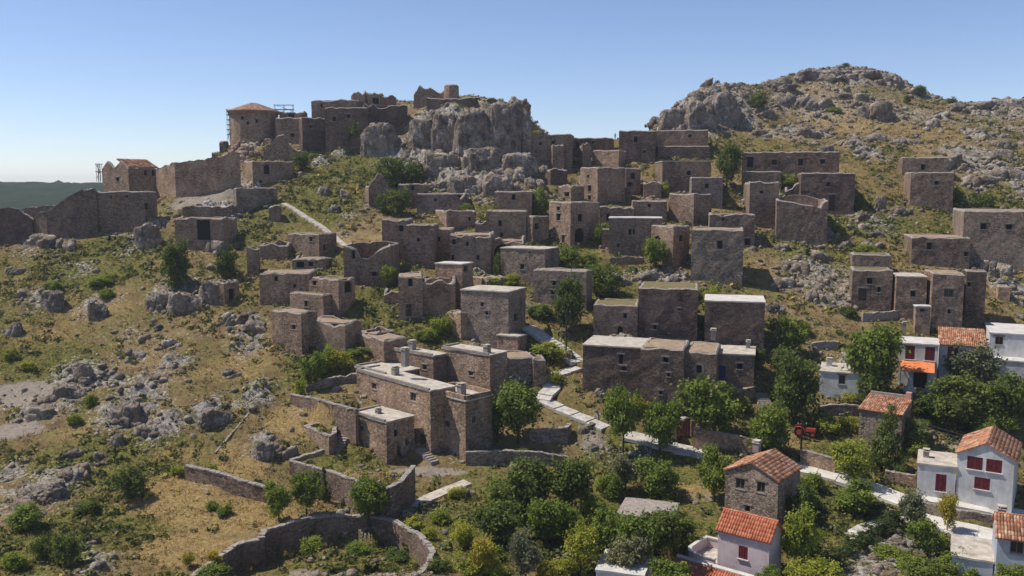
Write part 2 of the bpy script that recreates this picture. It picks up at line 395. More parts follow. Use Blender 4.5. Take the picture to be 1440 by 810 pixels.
# ================================================================== builders
def solve_len(P, z, dirv, u):
    """length along dirv from P at height z until the picture column u is met"""
    c = (u-720)/FPX
    den = dirv[0]-c*dirv[1]*CP
    return (c*(P[1]*CP-(z-CAMZ)*SP)-P[0])/den
def jit(x, y, z, amp):
    n = mnoise.noise_vector(Vector((x*.8, y*.8, z*.8)))
    return n*amp
def cuts(a, b, step, must):
    must = sorted(m for m in must if a+.05 < m < b-.05)
    out = [a]
    for m in must+[b]:
        g = m-out[-1]
        if g < 1e-4: continue
        k = max(1, int(math.ceil(g/step)))
        s0 = out[-1]
        out += [s0+g*(i+1)/k for i in range(k)]
    return out
def tile_slope(parent, E0, E1, R0, R1, mat, w=.27, ln=.45, name='tile'):
    """clay tiles laid over one roof slope: eave E0-E1, ridge R0-R1 (local points); one mesh of separate tiles"""
    E0, E1, R0, R1 = map(Vector, (E0, E1, R0, R1))
    nrm = (E1-E0).cross(R0-E0).normalized()
    if nrm.z < 0: nrm = -nrm
    nc = max(2, int((E1-E0).length/w)); nr = max(2, int((R0-E0).length/ln))
    V = []; Fq = []
    for i in range(nc):
        t0 = (i+.04)/nc; t1 = (i+.96)/nc
        for j in range(nr):
            s0 = j/nr-.012; s1 = (j+1.12)/nr
            h0 = .055+random.uniform(0, .03); h1 = .012
            dx = random.uniform(-.08, .08)/nc
            b = len(V)
            for s, h in ((s0, h0), (min(s1, 1.02), h1)):
                for q, up in ((0, .0), (.27, .085), (.73, .085), (1, .0)):
                    t = t0+(t1-t0)*q+dx
                    p = (E0.lerp(E1, t)).lerp(R0.lerp(R1, t), s)+nrm*(h+up)
                    V.append(p)
            Fq += [(b, b+1, b+5, b+4), (b+1, b+2, b+6, b+5), (b+2, b+3, b+7, b+6), (b, b+3, b+2, b+1)]
    me = np_mesh(name, V, Fq, mat)
    o = link(name, me, parent); o['kind'] = 'stuff'
    return o
def slab_mesh(bm, quad, th, mi=0, sub=5, wob=.03, seed=0):
    """a slab with top corners quad (local Vectors, ccw from above), thickness th, wobbly edges"""
    q = [Vector(p) for p in quad]
    g = {}
    for i in range(sub+1):
        for j in range(sub+1):
            s, t = i/sub, j/sub
            p = (q[0]*(1-s)+q[1]*s)*(1-t)+(q[3]*(1-s)+q[2]*s)*t
            n = mnoise.noise_vector(Vector((p.x*.9+seed, p.y*.9, seed*1.7)))
            p = p+Vector((n.x*wob, n.y*wob, n.z*wob*1.2))
            g[i, j] = bm.verts.new(p)
    for i in range(sub):
        for j in range(sub):
            bm.faces.new((g[i, j], g[i+1, j], g[i+1, j+1], g[i, j+1])).material_index = mi
    rim = [g[i, 0] for i in range(sub)]+[g[sub, j] for j in range(sub)]+[g[i, sub] for i in range(sub, 0, -1)]+[g[0, j] for j in range(sub, 0, -1)]
    low = [bm.verts.new(v.co-Vector((0, 0, th))) for v in rim]
    n = len(rim)
    for k in range(n):
        bm.faces.new((rim[k], low[k], low[(k+1) % n], rim[(k+1) % n])).material_index = mi
    bm.faces.new(low[::-1]).material_index = mi
def make_window(parent, O, e, nrm, s0, s1, z0, z1, kind):
    """a window or door set in its opening: O face origin (local), e along the face, nrm outward"""
    w = s1-s0; h = z1-z0; sc = (s0+s1)/2; zc = (z0+z1)/2
    rot = Matrix((e, nrm, Vector((0, 0, 1)))).transposed()
    def P(s, n_, z): return O+e*s+nrm*n_+Vector((0, 0, z))
    isdoor = kind in 'db'
    name = 'door' if isdoor else 'window'
    bm = bmesh.new()
    mats = [M['interior_shade'] if kind != 'v' else M['stone_warm'], M['weathered_wood']]  # back sheet: interior shade painted as colour, stone for the vault
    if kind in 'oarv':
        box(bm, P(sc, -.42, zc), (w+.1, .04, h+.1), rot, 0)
        if kind in 'or':           # what is left of the wooden frame
            box(bm, P(s0+.04, -.3, zc), (.08, .08, h), rot, 1); box(bm, P(s1-.04, -.3, zc), (.08, .08, h), rot, 1)
            box(bm, P(sc, -.3, z1-.04), (w-.17, .08, .08), rot, 1)
    elif kind == 'd':
        mats = [M['wood'], M['weathered_wood']]
        k = 4
        for i in range(k):
            box(bm, P(s0+w*(i+.5)/k, -.22-random.uniform(0, .015), zc), (w/k-.012, .05, h), rot, 0)
        box(bm, P(s0+.05, -.15, zc), (.1, .08, h), rot, 1); box(bm, P(s1-.05, -.15, zc), (.1, .08, h), rot, 1)
    elif kind == 'b':
        mats = [M['blue_paint'], M['weathered_wood']]
        box(bm, P(sc, -.2, zc), (w, .05, h), rot, 0)
        for i in range(2): box(bm, P(s0+w*(i+.5)/2, -.165, zc), (w/2-.12, .03, h-.25), rot, 0)
    elif kind in 's':
        mats = [M['red_paint'], M['red_paint']]
        box(bm, P(sc, -.1, zc), (w+.02, .04, h+.02), rot, 0)
    elif kind == 'g':
        mats = [M['glass'], M['weathered_wood']]
        box(bm, P(sc, -.18, zc), (w, .02, h), rot, 0)
        box(bm, P(s0+.05, -.15, zc), (.1, .07, h), rot, 1); box(bm, P(s1-.05, -.15, zc), (.1, .07, h), rot, 1)
        box(bm, P(sc, -.15, z1-.05), (w-.2, .07, .1), rot, 1); box(bm, P(sc, -.15, z0+.05), (w-.2, .07, .1), rot, 1)
        box(bm, P(sc, -.15, zc), (.06, .06, h-.2), rot, 1)
    bmesh.ops.recalc_face_normals(bm, faces=bm.faces)
    o = from_bm(name, bm, mats, parent)
    def sub(nm, fn, mat):
        b2 = bmesh.new(); fn(b2); bmesh.ops.recalc_face_normals(b2, faces=b2.faces); return from_bm(nm, b2, mat, o)
    if kind in 'odg':
        sub('lintel', lambda b: box(b, P(sc, -.13, z1+.11), (w+.5, .42, .22), rot), M['coping'] if random.random() < .6 else M['weathered_wood'])
        if not isdoor: sub('sill', lambda b: box(b, P(sc, -.14, z0-.07), (w+.3, .42, .13), rot), M['coping'])
    if kind == 's':
        for sg in (-1, 1):
            def leaf(b, sg=sg):
                c = sc+sg*w/4; lw = w/2-.02
                for q in (-1, 1): box(b, P(c+q*(lw/2-.05), -.02, zc), (.1, .05, h), rot)
                for q in (-1, 0, 1): box(b, P(c, -.02, zc+q*(h/2-.05)), (lw-.2, .048, .1), rot)
                k = max(4, int(h/.12))
                for i in range(k):
                    box(b, P(c, -.03, z0+.1+(h-.2)*(i+.5)/k), (lw-.2, .03, .06), rot)
            sub('shutter', leaf, M['red_paint'])
        sub('sill', lambda b: box(b, P(sc, .02, z0-.05), (w+.24, .3, .09), rot), M['white_wall'])
    if kind in 'av':            # arched head: two curved stone spandrels in the upper corners of the opening
        def arch(b):
            for sg in (-1, 1):
                for nn in (-.03, -.4):
                    pass
                prof = [(sg*w/2, 0.0)]+[(sg*w/2*math.cos(t), -w/2+w/2*math.sin(t)) for t in [i*math.pi/12 for i in range(7)]]
                A = [b.verts.new(P(sc+x, -.04, z1+z)) for x, z in prof]; B = [b.verts.new(P(sc+x, -.4, z1+z)) for x, z in prof]
                b.faces.new(A); b.faces.new(B[::-1])
                for i in range(len(A)):
                    j = (i+1) % len(A)
                    if (A[i].co-A[j].co).length > 1e-4: b.faces.new((A[i], B[i], B[j], A[j]))
        sub('arch', arch, M['stone_warm'])
    if kind == 'r':            # a pale rendered ring round the window
        def ring(b):
            N = 20; prev = None; rings = []
            for k in range(N):
                a_ = 2*math.pi*k/N; c_, s_ = math.cos(a_), math.sin(a_)
                q = max(abs(c_)/(w/2), abs(s_)/(h/2))
                inn = P(sc+c_/q*1.02, .03, zc+s_/q*1.02); out = P(sc+c_*w*.95, .03, zc+s_*h*.86)
                rings.append([b.verts.new(x) for x in (inn, out, out-nrm*.1, inn-nrm*.1)])
            for k in range(N):
                A, B = rings[k], rings[(k+1) % N]
                for i in range(4): b.faces.new((A[i], A[(i+1) % 4], B[(i+1) % 4], B[i]))
        sub('surround', ring, M['coping'])
    return o
HOUSES = {}
QUOINED = {'K2', 'K3', 'K4', 'K5', 'V7', 'cottage'}
FEET = []
PLAIN_OK = []
def house(name, phrase, rest, spec, a=-12, roof='earth', mat='stone', wins=(), dep=7.0, d=None, rough=.14,
          top=None, chim=(), cat='house', group='old stone houses of the hill village', T=.5, rise=1.2, tile='tile_old',
          fl=.45, slabmat=None, jam=.07, over=.12, key=None, rubble='orange_rubble', quoin=None):
    uL, uC, uR, vT, vB = spec
    P = hit(uC, vB) if d is None else at(uC, vB, d)
    zt = at(uC, vT, P.y).z
    ca, sa = math.cos(R(a)), math.sin(R(a))
    r = Vector((ca, sa, 0)); l = Vector((-sa, ca, 0))
    Lr = solve_len(P, zt, r, uR)
    if not .6 < Lr < 45: print('WARN Lr', phrase, round(Lr, 2)); Lr = min(max(Lr, 2), 12)
    Ll = dep if uL == uC else solve_len(P, zt, l, uL)
    if not .6 < Ll < 45: print('WARN Ll', phrase, round(Ll, 2)); Ll = dep
    h = zt-P.z
    cs = [Vector((0, 0, 0)), r*Lr, r*Lr+l*Ll, l*Ll]
    wc = [P+c for c in cs]
    zb = min(float(H(c.x, c.y)) for c in wc)-1.0-P.z
    root = empty(name, P, phrase+(' '+rest if rest else ''), cat, group)
    if roof in ('earth', 'grass', 'ruin'): rough *= 1.5 if roof != 'ruin' else 1.15
    tops = top or {}
    cz = tops.get('c', (0, 0, 0, 0))
    gabl = roof in ('gable_l', 'gable_r', 'shed')
    roofm = {'earth': 'roof_earth', 'grass': 'roof_grass', 'plaster': 'roof_plaster', 'white': 'roof_white'}.get(roof)
    slabby = roof in ('plaster', 'white')
    if slabby: h -= .18
    wall_top = h
    bm = bmesh.new()
    wins = [tuple(w)+('o',) if len(w) == 4 else tuple(w) for w in wins]
    faces = [(0, r, -l, Lr), (1, l, r, Ll), (2, -r, l, Lr), (3, -l, -r, Ll)]
    openings = {0: [], 1: [], 2: [], 3: []}
    for (u, v, w_, h_, kd) in wins:
        fi = 3 if (u < uC and uL < uC) else (1 if u > uR+.5 else 0)
        _, e, nrm, L = faces[fi]; O = cs[fi]
        rr = Vector(ray(u, v)); den = rr.dot(nrm)
        if abs(den) < 1e-6: continue
        k = ((P+O)-Vector((0, 0, CAMZ))).dot(nrm)/den
        q = Vector((0, 0, CAMZ))+rr*k-(P+O)
        s = q.dot(e); z = q.z
        cosf = abs(rr.normalized().dot(nrm))
        W = 1.12*w_*mpp(P.y)/max(.35, cosf); Hh = 1.1*h_*mpp(P.y)
        s0, s1 = s-W/2, s+W/2
        if s0 < .12 or s1 > L-.12:
            sh = max(.2-s0, 0)-max(s1-(L-.2), 0); s0 += sh; s1 += sh
        s0 = max(.15, s0); s1 = min(L-.15, s1)
        z1 = min(z+Hh/2, h-.25); z0 = z1-Hh
        if s1-s0 < .25: continue
        openings[fi].append((s0, s1, z0, z1, kd))
    def htop(fi, f, x, y):
        p_ = tops.get(fi)
        dz = cz[fi]*(1-f)+cz[(fi+1) % 4]*f
        if p_:
            pl = [(0, cz[fi])]+list(p_)+[(1, cz[(fi+1) % 4])]
            for (f0, d0), (f1, d1) in zip(pl, pl[1:]):
                if f0 <= f <= f1+1e-9: dz = d0+(d1-d0)*(f-f0)/max(1e-6, f1-f0); break
        if roof == 'gable_l' and fi in (0, 2): dz += rise*(1-abs(2*f-1))
        if roof == 'gable_r' and fi in (1, 3): dz += rise*(1-abs(2*f-1))
        if roof == 'shed': dz += rise*(f if fi == 1 else 1-f if fi == 3 else 1 if fi == 2 else 0)
        return dz
    ring = []
    cache = {}
    def V(x, y, z, amp=jam):
        key_ = (round(x, 3), round(y, 3), round(z, 3))
        if key_ not in cache:
            j = jit(P.x+x, P.y+y, P.z+z, amp)
            cache[key_] = bm.verts.new((x+j.x, y+j.y, z+j.z*.5))
        return cache[key_]
    cham = 0 if (slabby or gabl) else .2
    iroof = h-.3 if not roof == 'ruin' else max(.3, h*fl)
    for fi, e, nrm, L in faces:
        O = cs[fi]; ops = openings[fi]
        step = (.75 if roof == 'ruin' else 1.1) if fi in (0, 3) or roof == 'ruin' else 2.2
        mids = [L/2] if gabl else []
        ss = cuts(0, L, step, [o for q in ops for o in q[:2]]+mids)
        zs = cuts(zb, wall_top, 1.25, [o for q in ops for o in q[2:4]])
        tz = []
        for s in ss:
            p = O+e*s
            n_ = (mnoise.noise(Vector(((P.x+p.x)*.55, (P.y+p.y)*.55, 3.1)))+.6*mnoise.noise(Vector(((P.x+p.x)*1.9, (P.y+p.y)*1.9, 7.7))))*rough
            n_ += (round(n_/.28)*.28-n_)*.6 if roof == 'ruin' else 0
            tz.append(wall_top+htop(fi, s/L, p.x, p.y)+(n_ if not (slabby or gabl) else 0))
        grid = []
        for i, s in enumerate(ss):
            p = O+e*s; col_ = []
            for k, z in enumerate(zs):
                if k == len(zs)-1 and cham: tz[i] -= cham
                zz = tz[i] if k == len(zs)-1 else min(z, tz[i]-.02*(len(zs)-1-k))
                if k == len(zs)-1: zz = tz[i]
                col_.append(V(p.x, p.y, zz))
            grid.append(col_)
        for i in range(len(ss)-1):
            for k in range(len(zs)-1):
                ms, mz = (ss[i]+ss[i+1])/2, (zs[k]+zs[k+1])/2
                if any(o[0] < ms < o[1] and o[2] < mz < o[3] for o in ops): continue
                q = [grid[i][k], grid[i+1][k], grid[i+1][k+1], grid[i][k+1]]
                if len(set(q)) == 4:
                    try: bm.faces.new(q)
                    except ValueError: pass
        # reveals of the openings
        for s0, s1, z0, z1, kd in ops:
            c = [(s0, z0), (s1, z0), (s1, z1), (s0, z1)]
            A = [bm.verts.new(O+e*s+Vector((0, 0, z))+nrm*.0) for s, z in c]
            for v_, (s, z) in zip(A, c):
                p = O+e*s; j = jit(P.x+p.x, P.y+p.y, P.z+z, jam); v_.co += Vector((j.x, j.y, j.z*.5))
            B = [bm.verts.new(O+e*s+Vector((0, 0, z))-nrm*.46) for s, z in c]
            for i in range(4): bm.faces.new((A[i], B[i], B[(i+1) % 4], A[(i+1) % 4]))
        # top of the wall and its inner face
        inn = []; low = []; mid_ = []
        for i, s in enumerate(ss):
            s_ = T+(L-2*T)*s/L
            p = O+e*s_-nrm*T
            zt_ = tz[i]+cham-.03
            c_ = .2; sm = c_+(L-2*c_)*s/L; pm = O+e*sm-nrm*c_; mid_.append(V(pm.x, pm.y, tz[i]+cham, .05) if cham else grid[i][-1])
            inn.append(V(p.x, p.y, zt_, .03))
            low.append(V(p.x, p.y, min(iroof, zt_-.05), .0))
        for i in range(len(ss)-1):
            qs = [([mid_[i], mid_[i+1], inn[i+1], inn[i]], 1), ([inn[i], inn[i+1], low[i+1], low[i]], 0)]
            if cham: qs.append(([grid[i][-1], grid[i+1][-1], mid_[i+1], mid_[i]], 1))
            for q, mi_ in qs:
                if len(set(q)) == 4:
                    f = bm.faces.new(q)
                    if not slabby and not gabl: f.material_index = mi_
    bmesh.ops.recalc_face_normals(bm, faces=bm.faces)
    from_bm('wall', bm, [M[mat], M['coping']], root)
    # roof
    def ins(t, z): return [c+Vector((0, 0, z)) for c in (r*t+l*t, r*(Lr-t)+l*t, r*(Lr-t)+l*(Ll-t), r*t+l*(Ll-t))]
    zr = h
    if roof == 'ruin':
        b2 = bmesh.new(); slab_mesh(b2, ins(T+.02, iroof+.25), .9, sub=6, wob=.35, seed=P.x)
        from_bm('rubble', b2, M[rubble], root)
    elif slabby:
        b2 = bmesh.new(); slab_mesh(b2, ins(-over, h+.18), .2, sub=6, wob=.05, seed=P.x)
        from_bm('roof', b2, M[slabmat or roofm], root); zr = h+.18
    elif roofm:
        b2 = bmesh.new(); slab_mesh(b2, ins(T-.04, h-.06), .25, sub=6, wob=.12, seed=P.x)
        from_bm('roof', b2, M[roofm], root)
    elif gabl:
        o_ = .22
        E = Vector((0, 0, 1))
        b2 = bmesh.new()
        if roof == 'gable_l':
            dz = rise*(2*o_/Lr)
            sl = []
            ridge0 = r*(Lr/2)-l*o_+E*(h+rise+.05); ridge1 = r*(Lr/2)+l*(Ll+o_)+E*(h+rise+.05)
            A0 = -r*o_-l*o_+E*(h-dz+.05); A1 = -r*o_+l*(Ll+o_)+E*(h-dz+.05)
            B0 = r*(Lr+o_)-l*o_+E*(h-dz+.05); B1 = r*(Lr+o_)+l*(Ll+o_)+E*(h-dz+.05)
            slopes = [(A1, A0, ridge1, ridge0), (B0, B1, ridge0, ridge1)]
        elif roof == 'gable_r':
            dz = rise*(2*o_/Ll)
            ridge0 = -r*o_+l*(Ll/2)+E*(h+rise+.05); ridge1 = r*(Lr+o_)+l*(Ll/2)+E*(h+rise+.05)
            A0 = -r*o_-l*o_+E*(h-dz+.05); A1 = r*(Lr+o_)-l*o_+E*(h-dz+.05)
            B0 = -r*o_+l*(Ll+o_)+E*(h-dz+.05); B1 = r*(Lr+o_)+l*(Ll+o_)+E*(h-dz+.05)
            slopes = [(A0, A1, ridge0, ridge1), (B1, B0, ridge1, ridge0)]
        else:
            dz = rise*(o_/Ll)
            slopes = [(-r*o_-l*o_+E*(h-dz+.05), r*(Lr+o_)-l*o_+E*(h-dz+.05), -r*o_+l*(Ll+o_)+E*(h+rise+dz+.05), r*(Lr+o_)+l*(Ll+o_)+E*(h+rise+dz+.05))]
        for e0, e1, r0, r1 in slopes: slab_mesh(b2, (e0, e1, r1, r0), .1, sub=2, wob=.02)
        ro = from_bm('roof', b2, M[tile], root)
        for sl in slopes: tile_slope(ro, *sl, M[tile])
        if roof != 'shed':
            b3 = bmesh.new(); nseg = max(3, int((ridge1-ridge0).length/.5))
            for i in range(nseg):
                p0 = ridge0.lerp(ridge1, i/nseg); p1 = ridge0.lerp(ridge1, (i+1.1)/nseg)
                tube(b3, [p0+E*.06, p1+E*.03], .13, 6)
            rr_ = from_bm('ridge', b3, M[tile], ro); rr_['kind'] = 'stuff'
        zr = h+rise*.5
    for fi in openings:
        for s0, s1, z0, z1, kd in openings[fi]:
            make_window(root, cs[fi], faces[fi][1], faces[fi][2], s0, s1, z0, z1, kd)
    for (u, v, w_, h_) in chim:
        rr = ray(u, v); k = (P.z+zr-.3-CAMZ)/rr[2]
        q = Vector((rr[0]*k, rr[1]*k, P.z+zr-.3))-P
        sx = w_*mpp(P.y); sz = h_*mpp(P.y)+.3
        b2 = bmesh.new(); rot = Matrix.Rotation(R(a), 3, 'Z')
        box(b2, q+Vector((0, 0, sz/2)), (sx, sx, sz), rot, 0)
        co = from_bm('chimney', b2, [M['coping'] if not mat.endswith('wall') else M[mat]], root)
        b2 = bmesh.new(); box(b2, q+Vector((0, 0, sz+.05)), (sx*1.25, sx*1.25, .1), rot, 0)
        for q1 in (-1, 1):
            for q2 in (-1, 1): box(b2, q+Vector((q1*sx*.4, q2*sx*.4, sz+.18)), (.1, .1, .16), None, 0)
        box(b2, q+Vector((0, 0, sz+.3)), (sx*1.1, sx*1.1, .08), rot, 0)
        from_bm('chimney_cap', b2, [M['roof_plaster']], co)
    if quoin or key in QUOINED:
        b2 = bmesh.new(); rot = Matrix.Rotation(R(a), 3, 'Z')
        for ci in (0, 1, 3):
            z = max(zb, -1.5); kq = 0; dx = r if ci != 1 else -r; dy = l if ci != 3 else -l
            while z < wall_top-.45:
                hh = random.uniform(.26, .4); la, lb = (.62, .32) if kq % 2 else (.32, .62)
                la *= random.uniform(.8, 1.2); lb *= random.uniform(.8, 1.2)
                jj = jit(P.x+cs[ci].x, P.y+cs[ci].y, P.z+z, jam)
                box(b2, cs[ci]+dx*(la/2-.035)+dy*(lb/2-.035)+Vector((jj.x, jj.y, z+hh/2)), (la, lb, hh-.03), rot); z += hh; kq += 1
        bmesh.ops.recalc_face_normals(b2, faces=b2.faces)
        qo = from_bm('quoin', b2, M[mat], root); qo['kind'] = 'stuff'
    shr = .3
    poly = [P+c for c in ins(shr, 0)]
    FEET.append(wc)
    CARVE.append(('house', poly, P.z+(iroof if roof != 'ruin' else iroof)-.75))
    ctr = P+(cs[2])/2+Vector((0, 0, h*.6))
    uu, vv = (uL+uR)/2, (vT+vB)/2
    LANDMARKS.append((uu, vv, phrase, abs(uR-uL)))
    info = dict(P=P, r=r, l=l, Lr=Lr, Ll=Ll, h=h, zr=zr, root=root, cs=cs)
    HOUSES[key or phrase] = info
    return info
# ------------------------------------------------------------------ free-standing and retaining walls
def resample(pts_, step):
    out = [pts_[0]]
    for a, b in zip(pts_, pts_[1:]):
        L = math.hypot(b[0]-a[0], b[1]-a[1]); k = max(1, int(round(L/step)))
        out += [tuple(a[i]+(b[i]-a[i])*(j+1)/k for i in range(len(a))) for j in range(k)]
    return out
def wall(name, phrase, rest, pix, rise=1.5, sink=1.0, th=.55, mat='stone', wob=.12, group='stone garden and terrace walls', pieces=False, coping='coping', level=None, cat='wall', copw=1.0):
    P3 = []
    for p in pix:
        q = hit(p[0], p[1]) if level is None else plane_hit(p[0], p[1], level)
        P3.append((q.x, q.y, q.z if len(p) < 4 else p[3], p[2] if len(p) > 2 else rise))
    S = resample(P3, .8)
    o0 = Vector(S[0][:3]); root = empty(name, o0, phrase+(' '+rest if rest else ''), cat, group)
    bm = bmesh.new(); rows = []; tops = []
    for i, (x, y, z, hgt) in enumerate(S):
        a = S[max(0, i-1)]; b = S[min(len(S)-1, i+1)]
        t = Vector((b[0]-a[0], b[1]-a[1], 0)).normalized(); n = Vector((t.y, -t.x, 0))
        zt = z+hgt+(mnoise.noise(Vector((x*.6, y*.6, 1.3)))+.5*mnoise.noise(Vector((x*2.1, y*2.1, 5))))*wob
        row = []
        for off, zz in ((th*.56, z-sink), (th*.54, z+(hgt-sink)*.2), (th*.5, zt), (-th*.5, zt), (-th*.54, z+(hgt-sink)*.2), (-th*.56, z-sink)):
            j = jit(x+off, y, zz, .07)
            row.append(bm.verts.new(Vector((x, y, zz))+n*off+j-o0))
        rows.append(row); tops.append((Vector((x, y, zt))-o0, t, n))
    for A, B in zip(rows, rows[1:]):
        for i in range(5): bm.faces.new((A[i], A[i+1], B[i+1], B[i]))
    bm.faces.new(rows[0]); bm.faces.new(rows[-1][::-1])
    bmesh.ops.recalc_face_normals(bm, faces=bm.faces)
    w = from_bm('stonework', bm, M[mat], root)
    # capping stones
    bm = bmesh.new(); cnt = 0
    L = [0]
    for a, b in zip(tops, tops[1:]): L.append(L[-1]+(b[0]-a[0]).length)
    s = 0
    while s < L[-1]-.1:
        ln = random.uniform(.38, .75) if not pieces else random.uniform(.55, .95)
        c = s+ln/2; i = 0
        while i < len(L)-2 and L[i+1] < c: i += 1
        f = (c-L[i])/max(1e-6, L[i+1]-L[i]); p = tops[i][0].lerp(tops[i+1][0], min(1, f)); t = tops[i][1]
        dirv = (tops[i+1][0]-tops[i][0]).normalized(); nn = Vector((dirv.y, -dirv.x, 0)).normalized(); up = dirv.cross(nn)
        if up.z < 0: up = -up
        rot = Matrix((dirv, nn, up)).transposed()@Matrix.Rotation(random.uniform(-.09, .09), 3, 'X')@Matrix.Rotation(random.uniform(-.06, .06), 3, 'Y')
        if pieces:
            bm2 = bmesh.new(); box(bm2, (0, 0, 0), (ln-.05, th*copw*random.uniform(1.0, 1.3), random.uniform(.16, .28)))
            for v in bm2.verts: v.co += Vector([random.uniform(-.06, .06) for _ in range(3)])
            bmesh.ops.recalc_face_normals(bm2, faces=bm2.faces)
            o = from_bm('coping_stone', bm2, M[coping], root, p+Vector((random.uniform(-.04, .04), random.uniform(-.04, .04), .07)))
            o.rotation_euler = rot.to_euler()
        else:
            vs = box(bm, p+Vector((0, 0, .05)), (ln-.04, th*copw*random.uniform(.95, 1.2), random.uniform(.12, .2)), rot)
            for v in vs: v.co += Vector([random.uniform(-.04, .04) for _ in range(3)])
        s += ln
    if not pieces:
        bmesh.ops.recalc_face_normals(bm, faces=bm.faces)
        c = from_bm('coping', bm, M[coping], root); c['kind'] = 'stuff'
    else: bm.free()
    mid = pix[len(pix)//2]
    LANDMARKS.append((mid[0], mid[1]-8, phrase, 40))
    return root
def plane_hit(u, v, z):
    r = ray(u, v); k = (z-CAMZ)/r[2]
    return Vector((r[0]*k, r[1]*k, z))
# ------------------------------------------------------------------ rocks
def ico_dirs(sub):
    bm = bmesh.new(); bmesh.ops.create_icosphere(bm, subdivisions=sub, radius=1)
    V = np.array([v.co[:] for v in bm.verts]); Fs = np.array([[v.index for v in f.verts] for f in bm.faces]); bm.free()
    return V, Fs
ICO2, ICO3, ICO4, ICO5 = ico_dirs(2), ico_dirs(3), ico_dirs(4), ico_dirs(5)
def rock_verts(ico, seed, rough=.12, planes=13, block=False):
    V, Fs = ico; g = np.random.default_rng(seed)
    n = g.normal(size=(planes, 3))
    if block: n[:, 2] *= .35
    n /= np.linalg.norm(n, axis=1)[:, None]
    n = np.r_[n, [[.12, -.1, .98], [-.25, .1, .96]]]
    dist = np.r_[g.uniform(.6, 1.0, planes), [g.uniform(.5, .75), g.uniform(.55, .8)]]
    rad = np.min(np.where(V@n.T > .12, dist/np.maximum(V@n.T, .12), 1.3), axis=1)
    rad = np.minimum(rad, 1.2)
    octs = ((1.7, rough), (4.1, rough*.75), (9, rough*.5)) + (((17, rough*.35),) if len(V) > 2000 else ())
    for fq, am in octs:
        nn = np.array([mnoise.noise(Vector(p*fq+seed*3.7)) for p in V])
        rad = rad*(1+am*(nn-.75*np.clip(1-np.abs(nn)*7, 0, 1)))
    return V*rad[:, None], Fs
def outcrop_mesh(seed, big=False, tall=1.0):
    g = np.random.default_rng(seed); Vs = []; Fs = []; b = 0
    plan = ([(ICO5, .72)]+[(ICO4, g.uniform(.3, .5)) for _ in range(4)]+[(ICO3, g.uniform(.13, .3)) for _ in range(12)]+[(ICO2, g.uniform(.05, .13)) for _ in range(22)]) if big else \
           ([(ICO3, g.uniform(.3, .5)) for _ in range(4)]+[(ICO3, g.uniform(.16, .28)) for _ in range(7)]+[(ICO2, g.uniform(.05, .16)) for _ in range(26)])
    for k, (ico, s) in enumerate(plan):
        v, f = rock_verts(ico, seed*61+k, .1 if big and k < 5 else .12, block=big)
        ang = g.uniform(0, 6.28); rr = 0 if (big and k == 0) else (1.06-s*.75)*g.uniform(.25, 1)**.6
        sc = np.array([s*g.uniform(.85, 1.3), s*g.uniform(.8, 1.15), s*g.uniform(.6, 1.0)*tall])
        a2 = g.uniform(-.7, .7); c, q = math.cos(a2), math.sin(a2)
        v = v*sc; v = np.c_[v[:, 0]*c-v[:, 1]*q, v[:, 0]*q+v[:, 1]*c, v[:, 2]]
        v[:, 2] += v[:, 0]*g.uniform(-.25, .1)
        v += np.array([rr*math.cos(ang), rr*math.sin(ang)*.8, s*.35*tall+(.35*(1-rr)*g.uniform(0, 1)*tall if not big or k > 4 else .1)])
        Vs.append(v); Fs.append(f+b); b += len(v)
    V = np.concatenate(Vs); V[:, 0] /= np.abs(V[:, 0]).max(); V[:, 1] /= np.abs(V[:, 1]).max(); V[:, 2] /= V[:, 2].max()
    return np_mesh('rock_outcrop', V, np.concatenate(Fs), M['rock'])
OUT_S = [outcrop_mesh(100+i) for i in range(7)]
OUT_B = [outcrop_mesh(200+i, True, 1.1) for i in range(5)]
def cliff_mesh(seed):
    V, Fs = ICO5; g = np.random.default_rng(seed)
    q = np.sign(V)*np.abs(V)**np.array([.62, .62, .5]); q /= np.abs(q).max(0)
    f = np.zeros(len(V))
    P3 = [Vector(p)+Vector((seed*5.1, 0, 0)) for p in q]
    for fq, am, zs in ((1.0, .2, .9), (2.1, .12, 1.0), (4.3, .085, 1.1), (9, .05, 1), (19, .028, 1)):
        nn = np.array([mnoise.noise(Vector((p.x*fq, p.y*fq, p.z*fq*zs))) for p in P3])
        f += am*(nn-.55*np.clip(1-np.abs(nn)*7, 0, 1))
    v = q*(1+f)[:, None]; v[:, :2] *= (1.08-.16*np.clip(v[:, 2], -1, 1))[:, None]
    v[:, 2] = np.where(v[:, 2] > .0, v[:, 2]*(1+.16*f), v[:, 2])
    v[:, 0] /= np.abs(v[:, 0]).max(); v[:, 1] /= np.abs(v[:, 1]).max(); v[:, 2] = (v[:, 2]+.35)/(v[:, 2].max()+.35)
    v[:, 2] = np.where(v[:, 2] > .72, .72+(v[:, 2]-.72)*.4, v[:, 2])/.832
    return np_mesh('rock_outcrop', v, Fs, M['rock'])
OUT_C = [cliff_mesh(300+i) for i in range(3)]
ROCKS = []
